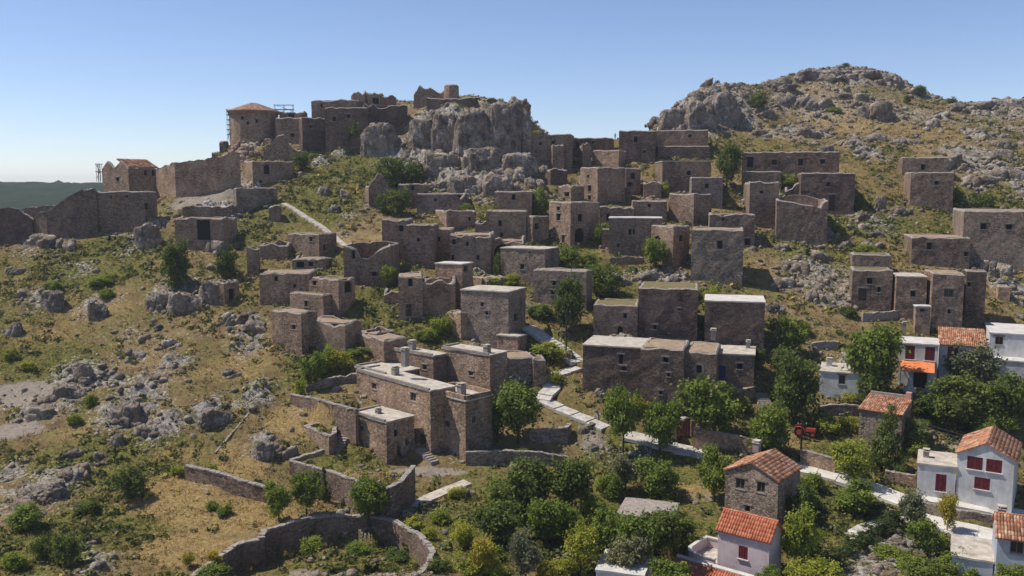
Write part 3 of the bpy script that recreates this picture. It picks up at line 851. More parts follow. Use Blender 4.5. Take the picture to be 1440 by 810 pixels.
def rock(u, vb, w, h, big=False, depth=None, idx=None, label=None, d=None, sinkf=.2, group='grey limestone outcrops on the slopes'):
    """an outcrop whose foot is at pixel (u, vb), w x h pixels large"""
    P = hit(u, vb) if d is None else at(u, vb, d)
    m = mpp(P.y); lib = OUT_C if big == 2 else OUT_B if big else OUT_S
    i = len(ROCKS) if idx is None else idx
    o = link('rock_outcrop', lib[i % len(lib)])
    W = w*m; Hh = h*m; D = depth or W*.7
    o.scale = (W/2, D/2, Hh*(1+sinkf)); o.location = (P.x, P.y+D*.3, P.z-Hh*sinkf)
    o.rotation_euler = (0, 0, random.choice((0, math.pi))+random.uniform(-.35, .35)*(.4 if big == 2 else 1))
    tag(o, label, 'rock', group)
    ROCKS.append((o, u, vb-h/2, w))
    return o
# ------------------------------------------------------------------ trees and bushes
def leaf_cloud(seed, lobes, nclump, nleaf, size, csize, flat=1.0, shell=.55):
    """leaf-sized faces gathered in clumps through the volume of several lobes (centre, radii)"""
    g = np.random.default_rng(seed)
    vol = np.array([l[1][0]*l[1][1]*l[1][2] for l in lobes])**.67; vol = vol/vol.sum()
    C = []; Nn = []
    for k in range(nclump):
        l = lobes[g.choice(len(lobes), p=vol)]
        dv = g.normal(size=3); dv /= np.linalg.norm(dv)
        rr = shell+(1-shell)*g.random()**.6 if g.random() < .8 else g.random()*.7
        C.append(np.array(l[0])+dv*np.array(l[1])*rr); Nn.append(dv)
    C = np.array(C); Nn = np.array(Nn)
    tint_c = g.normal(.5, .2, nclump)
    n = nclump*nleaf
    ci = np.repeat(np.arange(nclump), nleaf)
    cs_ = csize*g.uniform(.6, 1.35, nclump)
    p = C[ci]+g.normal(size=(n, 3))*cs_[ci][:, None]*np.array([.62, .62, .28*flat])
    nr = Nn[ci]*.55+g.normal(size=(n, 3))*.65+np.array([0, 0, .45]); nr /= np.linalg.norm(nr, axis=1)[:, None]
    t = np.cross(nr, g.normal(size=(n, 3))); t /= np.linalg.norm(t, axis=1)[:, None]
    b = np.cross(nr, t)
    t[:, 2] *= .55; b[:, 2] *= .55
    s = size*g.uniform(.6, 1.4, n)[:, None]
    V = np.stack([p-t*s, p-b*s*.6, p+t*s, p+b*s*.6], 1).reshape(-1, 3)
    Fq = np.arange(4*n).reshape(-1, 4)
    tint = np.clip(tint_c[ci]+g.normal(0, .13, n), 0, 1)
    return V, Fq, np.repeat(tint, 4)
def crown_lobes(seed, n=6, spread=.55, zc=.62, zr=.3):
    g = np.random.default_rng(seed)
    L = [((0, 0, zc), (.62, .62, zr))]
    for k in range(n):
        a = g.uniform(0, 6.28); q = g.uniform(.3, spread); s = g.uniform(.26, .46)
        L.append(((q*math.cos(a), q*math.sin(a), zc+g.uniform(-.22, .26)), (s, s, s*g.uniform(.5, .8)*zr/.3)))
    return L
def trunk_bm(seed, top=.6, r0=.055, limbs=5):
    g = random.Random(seed); bm = bmesh.new()
    bend = [(0, 0, -.06), (g.uniform(-.03, .03), g.uniform(-.03, .03), top*.45), (g.uniform(-.06, .06), g.uniform(-.06, .06), top)]
    tube(bm, bend, [r0*1.25, r0, r0*.6], 7)
    for k in range(limbs):
        a = k*6.28/limbs+g.uniform(-.4, .4); z0 = top*g.uniform(.45, .95); q = g.uniform(.25, .5)
        b = Vector(bend[1]).lerp(Vector(bend[2]), (z0/top-.45)/.55)
        tube(bm, [b, b+Vector((math.cos(a)*q*.5, math.sin(a)*q*.5, .12)), b+Vector((math.cos(a)*q, math.sin(a)*q, g.uniform(.16, .3)))], [r0*.5, r0*.32, r0*.12], 5)
    return bm
TREE = {}
def mk_tree(kind, variants, leafmat, nclump, nleaf, size, csize, zc, zr, top, nl=6, spread=.6, r0=.05, limbs=5, flat=1.0, shell=.55):
    TREE[kind] = []
    for i in range(variants):
        sd = abs(hash(kind)) % 1000 if False else sum(map(ord, kind))*7+i*13
        V, Fq, tint = leaf_cloud(sd, crown_lobes(sd, nl, spread, zc, zr), nclump, nleaf, size, csize, flat, shell)
        V[:, 2] = np.maximum(V[:, 2], .015)
        cm = np_mesh('crown', V, Fq, M[leafmat], {'tint': tint})
        bm = trunk_bm(sd, top, r0, limbs); tm = bpy.data.meshes.new('trunk'); bm.to_mesh(tm); bm.free(); tm.materials.append(M['bark'])
        TREE[kind].append((cm, tm))
# unit trees: height about 1 (z), half-width about 1 in x and y
mk_tree('dark', 4, 'leaf_dark', 120, 52, .058, .19, .55, .37, .45)
mk_tree('mid', 3, 'leaf_mid', 120, 52, .058, .19, .56, .36, .45)
mk_tree('standard', 3, 'leaf_mid', 110, 52, .056, .17, .69, .29, .6, r0=.04)
mk_tree('light', 3, 'leaf_light', 100, 50, .058, .19, .56, .36, .45)
mk_tree('olive', 3, 'leaf_olive', 100, 52, .055, .19, .58, .35, .45)
mk_tree('yellow', 2, 'leaf_yellow', 80, 46, .06, .2, .52, .38, .35)
mk_tree('bush', 4, 'leaf_dark', 85, 46, .065, .2, .42, .44, .25, nl=5)
mk_tree('bush_mid', 3, 'leaf_mid', 85, 46, .065, .2, .42, .44, .25, nl=5)
mk_tree('bush_light', 3, 'leaf_light', 80, 44, .065, .2, .42, .44, .25, nl=5)
def cone_tree(kind, leafmat, seed, wide, n=70):
    g = np.random.default_rng(seed); lobes = []
    for k in range(9):
        z = .1+.84*k/8; q = wide*(1-z)**.8+.06
        lobes.append(((g.uniform(-.06, .06), g.uniform(-.06, .06), z), (q, q, .09)))
    V, Fq, tint = leaf_cloud(seed, lobes, n, 32, .06, .14, .8, .6)
    cm = np_mesh('crown', V, Fq, M[leafmat], {'tint': tint})
    bm = trunk_bm(seed, .9, .04, 6); tm = bpy.data.meshes.new('trunk'); bm.to_mesh(tm); bm.free(); tm.materials.append(M['bark'])
    TREE[kind] = [(cm, tm)]
cone_tree('conifer', 'leaf_dark', 91, .95, 120)
cone_tree('column', 'leaf_dark', 92, .55, 60)
PLANTS = []
def tree(kind, u, vb, vt, w, label=None, name=None, cat=None, group=None, lift=0.0, d=None):
    isb = kind.startswith('bush')
    name = name or ('shrub' if isb else {'conifer': 'conifer_tree', 'olive': 'olive_tree', 'column': 'cypress_tree'}.get(kind, 'broadleaf_tree'))
    P = hit(u, vb) if d is None else at(u, vb, d)
    m = mpp(P.y); Hh = (vb-vt)*m; W = w*m
    cm, tm = TREE[kind][len(PLANTS) % len(TREE[kind])]
    root = empty(name, (P.x, P.y, P.z-.05), label, cat or ('shrub' if isb else 'tree'), group or ('shrubs on the slopes and among the houses' if isb else 'trees among the houses and gardens'))
    root.rotation_euler = (0, 0, random.uniform(0, 6.28))
    root.scale = (W/2*1.12, W/2*1.12, Hh*1.04)
    link('crown', cm, root); link('trunk', tm, root)
    PLANTS.append((root, u, (vb+vt)/2, w, kind))
    return root
# ------------------------------------------------------------------ stone paths and steps
def path(name, phrase, pix, width, slab=1.6, mat='slab', jitter=.035, gap=.035, rows=1, off=.05, kinds='structure', k=.8):
    """a paved path; each slab a part of its own"""
    P3 = [tuple(hit(u, v)) for u, v in pix]
    S = resample(P3, slab)
    root = empty(name, S[0], None, None); root['kind'] = kinds
    o0 = Vector(S[0])
    sec = []
    for i, p in enumerate(S):
        a = S[max(0, i-1)]; b = S[min(len(S)-1, i+1)]
        t = Vector((b[0]-a[0], b[1]-a[1], 0)).normalized(); n = Vector((t.y, -t.x, 0))
        z = float(H(p[0], p[1]))+off
        sec.append((Vector((p[0], p[1], z)), t, n))
    for i in range(len(sec)-1):
        (p, t, n), (q, t2, n2) = sec[i], sec[i+1]
        L = (q-p).length; g = gap/max(L, .1)
        for rw in range(rows):
            w0 = -width/2+width*rw/rows+(gap/2 if rw else 0); w1 = -width/2+width*(rw+1)/rows-(gap/2 if rw < rows-1 else 0)
            A = p.lerp(q, g/2); B = p.lerp(q, 1-g/2)
            # each slab lies nearly level, a shallow step between one and the next
            zm = (p.z+q.z)/2+random.uniform(-.015, .02)
            za = zm+(A.z-zm)*k; zb_ = zm+(B.z-zm)*k
            quad = [A+n*w0, A+n*w1, B+n2*w1, B+n2*w0]
            for c, zz in zip(quad, (za, za, zb_, zb_)): c.z = zz
            quad = [c+Vector((random.uniform(-jitter, jitter), random.uniform(-jitter, jitter), 0)) for c in quad]
            ctr = sum(quad, Vector())/4
            bm = bmesh.new(); tp = [bm.verts.new(c-ctr) for c in quad]; lo = [bm.verts.new(c-ctr-Vector((0, 0, .45))) for c in quad]
            bm.faces.new(tp); bm.faces.new(lo[::-1])
            for j in range(4): bm.faces.new((tp[j], lo[j], lo[(j+1) % 4], tp[(j+1) % 4]))
            bmesh.ops.recalc_face_normals(bm, faces=bm.faces)
            from_bm('paving_slab', bm, M[mat], root, ctr-o0)
        e = .35
        CARVE.append(('path', [p+n*(-width/2-e), p+n*(width/2+e), q+n2*(width/2+e), q+n2*(-width/2-e)], min(p.z, q.z)-off-.12))
    return root
def stairs(name, phrase, rest, pa, pb, width, n, mat='coping'):
    A = hit(*pa); B = hit(*pb)
    if A.z > B.z: A, B = B, A
    root = empty(name, A, phrase+(' '+rest if rest else ''), 'steps', 'stone steps between the terraces')
    dv = B-A; t = Vector((dv.x, dv.y, 0)); L = t.length; t.normalize(); nn = Vector((t.y, -t.x, 0))
    rot = Matrix((t, nn, Vector((0, 0, 1)))).transposed()
    rz = max(dv.z, n*.16)
    for i in range(n):
        bm = bmesh.new(); box(bm, (0, 0, 0), (L/n+.08, width*random.uniform(.9, 1.05), .5), rot)
        for v in bm.verts: v.co += Vector([random.uniform(-.03, .03) for _ in range(3)])
        bmesh.ops.recalc_face_normals(bm, faces=bm.faces)
        from_bm('step', bm, M[mat], root, t*(L*(i+.5)/n)+Vector((0, 0, rz*(i+1)/n-.25+.3)))
        c_ = A+t*(L*(i+.5)/n); hw = width/2+.25
        CARVE.append(('path', [c_-t*.4-nn*hw, c_-t*.4+nn*hw, c_+t*.4+nn*hw, c_+t*.4-nn*hw], A.z+rz*(i+1)/n-.2))
    LANDMARKS.append(((pa[0]+pb[0])/2, (pa[1]+pb[1])/2, phrase, 20))
    return root
def terrace(pix, ref=None, dz=0.0, level=None):
    z = level if level is not None else hit(*ref).z+dz
    poly = [hit(u, v) if dz < -1 else plane_hit(u, v, z) for u, v in pix]
    CARVE.append(('level', poly, z)); return z, poly
# ================================================================== the hill village
# spec = picture columns of the left edge, near corner, right edge; rows of the wall top and foot at that corner
# ---- castle and curtain walls on the ridge
house('castle_house', 'gabled stone hall with tiled shed roof', 'above the left curtain wall', (143,183,224,236,292), a=60, roof='earth', mat='stone_warm',
      wins=[(205,243,4,7),(216,243,4,8),(203,274,4,8),(213,274,4,8),(165,252,4,5)], top={3: [(.25,1.6),(.5,.1),(.75,1.9)]}, key='hall', rough=.3)
house('castle_house', 'low stone block under the gabled hall', 'with two small square windows', (137,137,202,269,326), a=-2, roof='earth', mat='stone',
      wins=[(156,277,3,4),(178,276,3,4),(205,290,5,9)], dep=6, rough=.2)
house('castle_house', 'square chapel block with one arched window', 'below the orange rubble', (343,356,412,226,263), a=34, roof='earth', mat='stone_warm',
      wins=[(375,238,7,12,'a'),(367,255,4,4)], key='chapel')
house('castle_house', 'plain windowless block beneath the arched chapel', 'on white building rubble', (328,333,390,264,302), a=44, roof='earth', mat='stone_grey')
house('ruined_house', 'low roofless block at the head of the rock spur', 'heaped with pale rubble', (257,257,326,289,309), a=-4, roof='ruin', mat='stone', dep=7, fl=.8, rough=.35, rubble='white_rubble')
house('ruined_house', 'broken cube with a gaping square hole', 'perched above the dark round tree', (247,247,314,307,352), a=-4, roof='earth', mat='stone_warm', dep=7,
      wins=[(286,322,16,26)], rough=.4)
house('castle_house', 'small double block right of the scaffolded church', 'against the fortress wall', (388,388,424,166,200), a=-6, roof='earth', mat='stone_warm', dep=6,
      wins=[(411,190,5,5)], rough=.3)
house('castle_house', 'broken upper storey with a dark opening', 'beside the tiled church roof', (393,393,425,158,172), a=-6, roof='ruin', mat='stone_warm', dep=4, d=231,
      wins=[(409,163,8,8)], rough=.6)
house('ruined_wall', 'jagged triangular ruin wall', 'left of the fortress wall foot', (371,371,420,212,224), a=-6, roof='ruin', mat='stone', dep=4, rough=.4, top={0: [(.1,.6),(.4,3.6),(.62,3.9),(.75,1.5)]})
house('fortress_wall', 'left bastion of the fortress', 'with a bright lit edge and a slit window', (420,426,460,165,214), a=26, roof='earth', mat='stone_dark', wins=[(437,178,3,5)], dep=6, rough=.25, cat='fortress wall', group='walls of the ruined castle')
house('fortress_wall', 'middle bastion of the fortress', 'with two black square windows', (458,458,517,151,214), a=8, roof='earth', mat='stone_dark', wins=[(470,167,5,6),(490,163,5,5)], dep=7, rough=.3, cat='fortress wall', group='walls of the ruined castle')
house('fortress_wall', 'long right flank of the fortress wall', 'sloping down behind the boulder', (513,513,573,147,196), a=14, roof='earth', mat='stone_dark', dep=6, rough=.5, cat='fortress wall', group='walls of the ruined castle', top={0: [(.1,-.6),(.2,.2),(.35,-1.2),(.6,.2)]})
house('castle_house', 'long low keep behind the bastions', 'the highest flat roof on the left', (438,438,500,141,160), a=-8, roof='grass', mat='stone_warm', dep=6, d=238, rough=.3, group='ruins on top of the castle rock', wins=[(452,148,3,5)])
house('ruined_tower', 'narrow stump of a tower on the skyline', 'left of the ruin with a doorway', (494,494,513,130,150), a=-8, roof='ruin', mat='stone_warm', dep=3, d=240, rough=1.0, fl=.5, group='ruins on top of the castle rock')
house('ruined_house', 'skyline ruin with a dark doorway', 'between the tower stump and the cliff', (517,517,534,131,150), a=-8, roof='ruin', mat='stone_warm', dep=4, d=240, wins=[(528,142,8,8)], rough=.6, group='ruins on top of the castle rock')
house('ruined_house', 'low skyline ruin joined to the doorway ruin', '', (534,534,552,135,150), a=-8, roof='ruin', mat='stone_warm', dep=4, d=240.5, rough=.4, group='ruins on top of the castle rock')
house('ruined_wall', 'crumbled curved ruin at the cliff crest', 'left of the round turret', (582,582,624,129,148), a=-8, roof='ruin', mat='stone_warm', dep=6, d=240, rough=1.0, fl=.7, top={0: [(.2,1.2),(.5,1.0),(.8,-.3)]}, group='ruins on top of the castle rock')
house('fortress_wall', 'dark cliff-top parapet wall', 'above the grey cliff face', (600,600,668,138,162), a=-8, roof='earth', mat='stone_dark', dep=7, d=236, rough=.3, cat='fortress wall', group='walls of the ruined castle')
house('fortress_wall', 'right end of the cliff-top parapet', 'broken and capped with loose stones', (666,666,702,139,158), a=-10, roof='ruin', mat='stone_dark', dep=6, d=236, rough=.6, cat='fortress wall', group='walls of the ruined castle', fl=.9)
# ---- ruins below the cliff
house('ruined_wall', 'tall ragged gable wall', 'beside a dark bush under the cliff', (519,519,549,262,292), a=20, roof='ruin', mat='stone', dep=4, rough=.5, top={0: [(.4,3.0),(.7,2.3)]})
house('ruined_house', 'small half-buried ruin', 'under the cliff right of the ragged gable', (560,560,596,259,290), a=-6, roof='earth', mat='stone', dep=5, wins=[(580,264,5,6)], rough=.3)
house('stone_house', 'long plain block under the castle cliff', 'with a notched right shoulder', (586,586,654,272,300), a=-4, roof='earth', mat='stone_grey', dep=6, rough=.15, wins=[(612,281,4,4)], top={0: [(.82,.1),(.9,-1.3)]})
# ---- ridge houses in the saddle
house('stone_house', 'leftmost ridge house beside the castle rock', 'standing against the sky', (747,747,804,189,222), a=-8, roof='grass', mat='stone', wins=[(760,202,4,4),(778,200,5,4)], dep=8)
house('stone_house', 'low ridge house with a black arched window', 'in the middle of the saddle', (794,794,862,194,224), a=-8, roof='grass', mat='stone_dark', wins=[(812,204,4,8,'a'),(834,200,3,4)], dep=8)
house('ruined_wall', 'narrow standing ruin pier', 'in front of the leftmost ridge house', (777,777,793,203,238), a=10, roof='ruin', mat='stone_warm', dep=4, rough=.5)
house('ruined_wall', 'thin broken wall fin', 'in front of the low ridge house', (819,819,832,203,236), a=10, roof='ruin', mat='stone', dep=3, rough=.7)
house('stone_house', 'broad flat block below the saddle', 'with its right face in shade', (833,870,892,211,236), a=55, roof='earth', mat='stone_warm', wins=[(885,220,4,9)])
house('stone_house', 'tall dark ridge house with one window', 'left of the stepped terraces of houses', (870,870,922,184,228), a=-10, roof='grass', mat='stone_dark', wins=[(894,196,5,8),(906,213,3,4)], dep=9)
house('stone_house', 'topmost house of the stepped stack', 'with one square window against the hill', (922,922,996,183,212), a=-12, roof='grass', mat='stone', wins=[(970,191,4,4)], dep=8)
house('stone_house', 'second house down in the stepped stack', 'long and windowless', (922,925,998,205,232), a=-4, roof='earth', mat='stone', dep=7, d=222)
house('stone_house', 'third house down in the stepped stack', 'tall grey front and a lit left side', (922,931,1000,226,271), a=-2, roof='plaster', mat='stone', wins=[(969,243,5,6)])
house('stone_house', 'small cube at the foot of the stepped stack', 'with one tiny window', (965,972,1017,249,292), a=-8, roof='earth', mat='stone_grey', wins=[(994,261,5,6)])
house('stone_house', 'tall two-sided tower house', 'windowless right front under the saddle', (816,840,880,235,290), a=28, roof='earth', mat='stone_warm', wins=[(829,265,4,8),(829,279,4,8),(827,248,3,4)], key='bigtower')
house('stone_house', 'narrow dark wing with two windows', 'joined to the two-sided tower house', (880,880,901,236,274), a=10, roof='earth', mat='stone', wins=[(890,247,5,8),(886,259,6,6)], dep=6)
house('ruined_house', 'crumbling low house left of the two-sided tower', 'with a rough domed top', (785,803,822,261,287), a=35, roof='ruin', mat='stone_warm', wins=[(797,273,6,6)], rough=.5, fl=.8)
house('stone_house', 'small square house above the split-front pair', 'with one tall dark window', (695,695,748,269,304), a=-4, roof='earth', mat='stone_warm', wins=[(722,277,5,7)], dep=6)
house('stone_house', 'low wide house in front of the small square house', '', (684,684,740,296,336), a=-4, roof='earth', mat='stone_warm', wins=[(703,314,5,8),(705,330,4,6)], dep=6)
house('stone_house', 'cube with reddish right side', 'left of the corner tower with many windows', (717,749,772,304,343), a=45, roof='earth', mat='stone_warm', wins=[(732,329,4,7),(755,318,5,8)])
house('stone_house', 'corner tower with many windows', 'and an arched door at its foot', (772,802,843,284,347), a=40, roof='earth', mat='stone_warm', wins=[(785,305,5,9),(792,336,4,10,'d'),(816,306,6,10),(815,331,12,18,'a'),(785,293,4,5)], key='cornertower')
house('stone_house', 'low vaulted house behind the white-edged roof', '', (843,843,892,291,316), a=-6, roof='earth', mat='stone_warm', dep=6, wins=[(855,305,5,9)], rough=.4)
house('stone_house', 'low house with a heap of orange rubble behind', '', (889,889,938,282,312), a=-6, roof='earth', mat='stone_warm', dep=6, wins=[(913,289,4,4)])
house('stone_house', 'blank twin-faced cube', 'right of the orange rubble heap', (941,975,1001,273,318), a=42, roof='earth', mat='stone_warm', rough=.2)
house('stone_house', 'wide house with a bright white-edged roof', 'in the middle of the village', (856,856,931,306,358), a=-8, roof='white', mat='stone', wins=[(886,326,4,8),(891,326,3,7),(869,345,4,5)], dep=7)
house('stone_house', 'cube with an arched window and shaded right side', 'behind a round green bush', (916,946,970,318,378), a=45, roof='earth', mat='stone_warm', wins=[(924,336,8,8,'a'),(958,335,5,8)])
house('tower_house', 'large square grey tower with one window high up', 'casting a black shadow to its right', (970,971,1046,322,395), a=-14, roof='earth', mat='stone_grey', wins=[(1012,344,7,11)], dep=8, key='greytower')
house('ruined_house', 'wide broken house behind the large grey tower', '', (997,997,1062,301,346), a=-10, roof='earth', mat='stone', dep=6, wins=[(1017,308,4,4),(1051,340,7,9)], rough=.4)
# ---- right of the saddle, on the stony hill
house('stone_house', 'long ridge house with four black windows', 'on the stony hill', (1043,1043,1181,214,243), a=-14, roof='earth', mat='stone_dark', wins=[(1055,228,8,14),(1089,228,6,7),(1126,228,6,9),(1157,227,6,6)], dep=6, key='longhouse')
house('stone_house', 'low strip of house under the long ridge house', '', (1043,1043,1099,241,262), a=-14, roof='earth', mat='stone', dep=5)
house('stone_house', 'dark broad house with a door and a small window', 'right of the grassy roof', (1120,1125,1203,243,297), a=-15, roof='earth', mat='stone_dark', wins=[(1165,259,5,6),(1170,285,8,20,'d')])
house('stone_house', 'narrow upright cube with a lit left edge', 'behind the roofless pale box', (1046,1053,1096,257,318), a=-10, roof='grass', mat='stone', wins=[(1071,270,5,4)], rough=.35)
house('ruined_house', 'roofless pale box with a broken rim', 'casting shadow on boulders', (1087,1091,1165,281,337), a=-13, roof='ruin', mat='stone', rough=.3, fl=.75, top={0: [(.3,-.4),(.6,-1.0),(.85,-1.4),(.93,-.2)], 2: [(.3,.8),(.6,.9)]}, rubble='white_rubble')
house('stone_house', 'upper of two lone houses on the hillside', 'with one dark square window', (1264,1268,1334,221,248), a=-18, roof='earth', mat='stone', wins=[(1298,235,5,7)], dep=6)
house('stone_house', 'lower of two lone houses on the hillside', 'a plain dark cube', (1272,1279,1342,242,289), a=-16, roof='earth', mat='stone', wins=[(1317,257,5,5)])
house('stone_house', 'largest grey house at the right edge', 'with two black windows high up', (1340,1352,1462,296,372), a=-20, roof='earth', mat='stone_grey', wins=[(1383,318,7,8),(1419,319,7,7)], key='rightgrey')
house('stone_house', 'lower wing against the large right-edge house', 'with one window', (1270,1281,1365,333,372), a=-16, roof='earth', mat='stone', wins=[(1307,346,6,9),(1364,357,5,6)], rough=.2)
house('stone_house', 'small upper block crowned by yellow weeds', 'on the right slope', (1196,1198,1253,357,384), a=-16, roof='grass', mat='stone', dep=5)
house('stone_house', 'squat house with weedy roof and dark door', 'below the yellow weeds', (1195,1197,1256,379,434), a=-16, roof='grass', mat='stone', wins=[(1223,395,7,8),(1213,414,10,16,'d'),(1236,407,4,7)], dep=6)
house('stone_house', 'white-topped slim house with one window', 'left of the tall flat tower', (1252,1258,1304,388,448), a=-14, roof='plaster', mat='stone_warm', wins=[(1284,413,6,8)])
house('tower_house', 'tall flat tower with a wide barred window', 'above the tiled roof', (1300,1308,1357,384,462), a=-14, roof='earth', mat='stone', wins=[(1334,412,11,11,'g'),(1335,438,4,6)], dep=7)
house('stone_house', 'shaded wing right of the tall flat tower', '', (1355,1356,1388,380,448), a=-14, roof='earth', mat='stone_dark', wins=[(1360,400,4,6)], dep=8)
house('stone_hut', 'tiny square hut among pale boulders', 'at the right edge', (1401,1403,1421,402,424), a=-20, roof='earth', mat='stone_warm', dep=2.5)
house('stone_house', 'small white-rimmed annex', 'at the foot of the tall flat tower', (1285,1287,1309,430,452), a=-14, roof='white', mat='stone_warm', dep=3, d=144, wins=[(1297,436,6,4)])
# ---- left flank
house('stone_house', 'square house just below the upper path', 'with a shaded right side', (404,449,473,329,364), a=62, roof='grass', mat='stone', wins=[(437,336,4,6),(457,348,4,8)])
house('ruined_wall', 'lone tall ruin pillar on the slope', '', (348,348,363,348,390), a=10, roof='ruin', mat='stone_warm', dep=2.5, rough=.5, T=.4)
house('ruined_house', 'low fallen house right of the lone pillar', '', (366,366,404,343,364), a=-2, roof='ruin', mat='stone_warm', dep=5, rough=.5, fl=.3)
house('ruined_house', 'sunken vault ruin below the square path house', '', (411,411,458,364,382), a=-2, roof='earth', mat='stone_warm', dep=5, rough=.5, wins=[(422,372,10,8),(437,371,6,6)])
house('ruined_house', 'hollow house with a V-shaped broken front', 'at the lower end of the upper path', (483,484,549,345,400), a=-4, roof='ruin', mat='stone', rough=.3, fl=.4, dep=8, wins=[(497,358,5,11),(526,385,7,6)], top={0: [(.22,-.2),(.36,-2.6),(.55,-2.3),(.8,-.5)], 2: [(.3,.3)]}, rubble='orange_rubble', key='vhouse')
house('stone_house', 'plain house above a pale rock ledge', 'with three small windows', (366,366,434,384,428), a=2, roof='earth', mat='stone_warm', wins=[(388,392,5,6),(414,402,4,5)], dep=7, rough=.2)
house('stone_house', 'stepped house with a black arched hole', 'at its right end', (434,477,499,394,446), a=60, roof='grass', mat='stone_warm', wins=[(442,398,5,6),(490,402,10,16,'a')], rough=.5)
house('stone_house', 'front step of the arched-hole house', 'with weeds on its low roof', (407,455,474,414,440), a=62, roof='grass', mat='stone_warm', wins=[(430,427,4,8)], d=145.5)
house('stone_house', 'dark block with an orange earth roof', 'at the left end of the village', (382,425,446,440,502), a=60, roof='earth', mat='stone', wins=[(413,460,4,6)])
house('ruined_house', 'collapsed house with a ragged stone front', 'right of the orange earth roof', (419,486,508,455,502), a=66, roof='earth', mat='stone_warm', rough=.5)
house('ruined_house', 'tall narrow house with a dark doorway', 'left of the recessed vault ruin', (561,561,594,389,450), a=6, roof='earth', mat='stone_warm', wins=[(577,397,6,10),(575,436,8,16,'d')], rough=.35, dep=7)
house('ruined_house', 'ruin with a wide recessed stone vault', 'under the small white-roofed cube', (594,594,640,396,446), a=2, roof='ruin', mat='stone_warm', fl=.8, rough=.5, dep=6, wins=[(613,422,34,40,'v')], T=.6, top={0: [(.15,-.3),(.5,.3),(.85,-.5)]}, rubble='roof_earth')
house('stone_house', 'leftmost tall house of the long ruined row', 'with a grassy roof', (537,538,572,309,366), a=-2, roof='grass', mat='stone', wins=[(564,321,6,8),(557,354,6,6)], dep=8)
house('stone_house', 'second tall house of the long ruined row', 'a bare lit front', (571,572,610,316,374), a=-2, roof='grass', mat='stone_warm', dep=8, wins=[(588,337,4,5)])
house('stone_house', 'set-back third house of the long ruined row', '', (608,609,634,322,372), a=-2, roof='earth', mat='stone_warm', dep=8, wins=[(617,336,4,6),(607,364,4,6)], d=169)
house('ruined_house', 'long crumbling house with rows of small windows', 'ending in a black cave arch', (633,633,690,330,378), a=-4, roof='earth', mat='stone_warm', dep=8, rough=.6, wins=[(638,340,5,7),(621,362,4,7),(635,362,4,7),(657,343,4,6),(672,362,4,6)])
house('ruined_house', 'ruin with a collapsed dark vault', 'between the crumbling row and the grey tower', (688,688,736,338,372), a=-4, roof='earth', mat='stone_warm', dep=6, rough=.7, wins=[(706,357,20,24,'a')])
house('ruined_house', 'windowless ruin with one tiny light', 'above the long ruined row', (612,628,669,296,324), a=20, roof='ruin', mat='stone_warm', rough=.4, fl=.6, wins=[(661,308,3,5)])
house('stone_house', 'small cube with a bright white flat roof', 'above the broken vault', (612,650,665,371,404), a=64, roof='white', mat='stone_warm', wins=[(655,378,5,7)], d=152, slabmat='roof_white')
house('tower_house', 'tall grey house with a door and one window', 'left of the earth-roofed lit house', (704,766,786,350,407), a=64, roof='plaster', mat='stone_grey', wins=[(734,375,5,7),(726,398,5,16,'d'),(745,355,3,3)])
house('stone_house', 'lit house with a brown earth roof', 'behind the dark tree by the pole', (750,824,833,381,440), a=70, roof='earth', mat='stone_grey', wins=[(779,398,5,6),(777,411,5,6)])
house('tower_house', 'big square tower house with a pale flat roof', 'at the head of the white path', (648,715,739,410,494), a=66, roof='plaster', mat='stone_grey', wins=[(678,428,4,6),(726,446,5,10),(684,440,4,5)], key='bigpale')
house('stone_house', 'narrow annex left of the big square tower', '', (630,648,662,440,484), a=40, roof='earth', mat='stone_warm', dep=4, rough=.25, d=141)
house('stone_house', 'low stone box against the foot of the big square tower', '', (699,728,740,473,494), a=60, roof='plaster', mat='stone_warm', d=136.5)
# ---- centre front
house('stone_house', 'low lit house with a small arched door', 'left of the dark square tower', (834,834,897,428,476), a=-10, roof='grass', mat='stone', wins=[(879,444,5,7),(872,467,7,15,'a')], dep=8)
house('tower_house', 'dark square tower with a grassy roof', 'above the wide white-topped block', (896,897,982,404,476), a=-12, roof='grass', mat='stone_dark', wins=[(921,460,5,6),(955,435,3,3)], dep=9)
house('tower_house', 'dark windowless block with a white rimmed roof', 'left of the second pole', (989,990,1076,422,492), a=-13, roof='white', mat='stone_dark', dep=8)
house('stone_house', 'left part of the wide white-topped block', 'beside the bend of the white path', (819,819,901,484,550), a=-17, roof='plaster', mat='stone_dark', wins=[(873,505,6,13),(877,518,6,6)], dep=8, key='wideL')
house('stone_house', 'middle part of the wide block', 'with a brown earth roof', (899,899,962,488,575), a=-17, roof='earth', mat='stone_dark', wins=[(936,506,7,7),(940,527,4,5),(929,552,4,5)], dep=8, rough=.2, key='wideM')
house('stone_house', 'right part of the wide block', 'with one round-framed window', (961,961,1008,494,575), a=-17, roof='earth', mat='stone', wins=[(983,519,7,10,'r')], dep=9, chim=[(1003,478,8,12)], key='wideR', slabmat='coping')
house('stone_house', 'low annex with a blue door and raised white roof edge', '', (1006,1007,1061,496,548), a=-16, roof='plaster', mat='stone', wins=[(1015,526,9,22,'b'),(1040,515,7,8)], dep=7, chim=[(1052,492,6,9)])
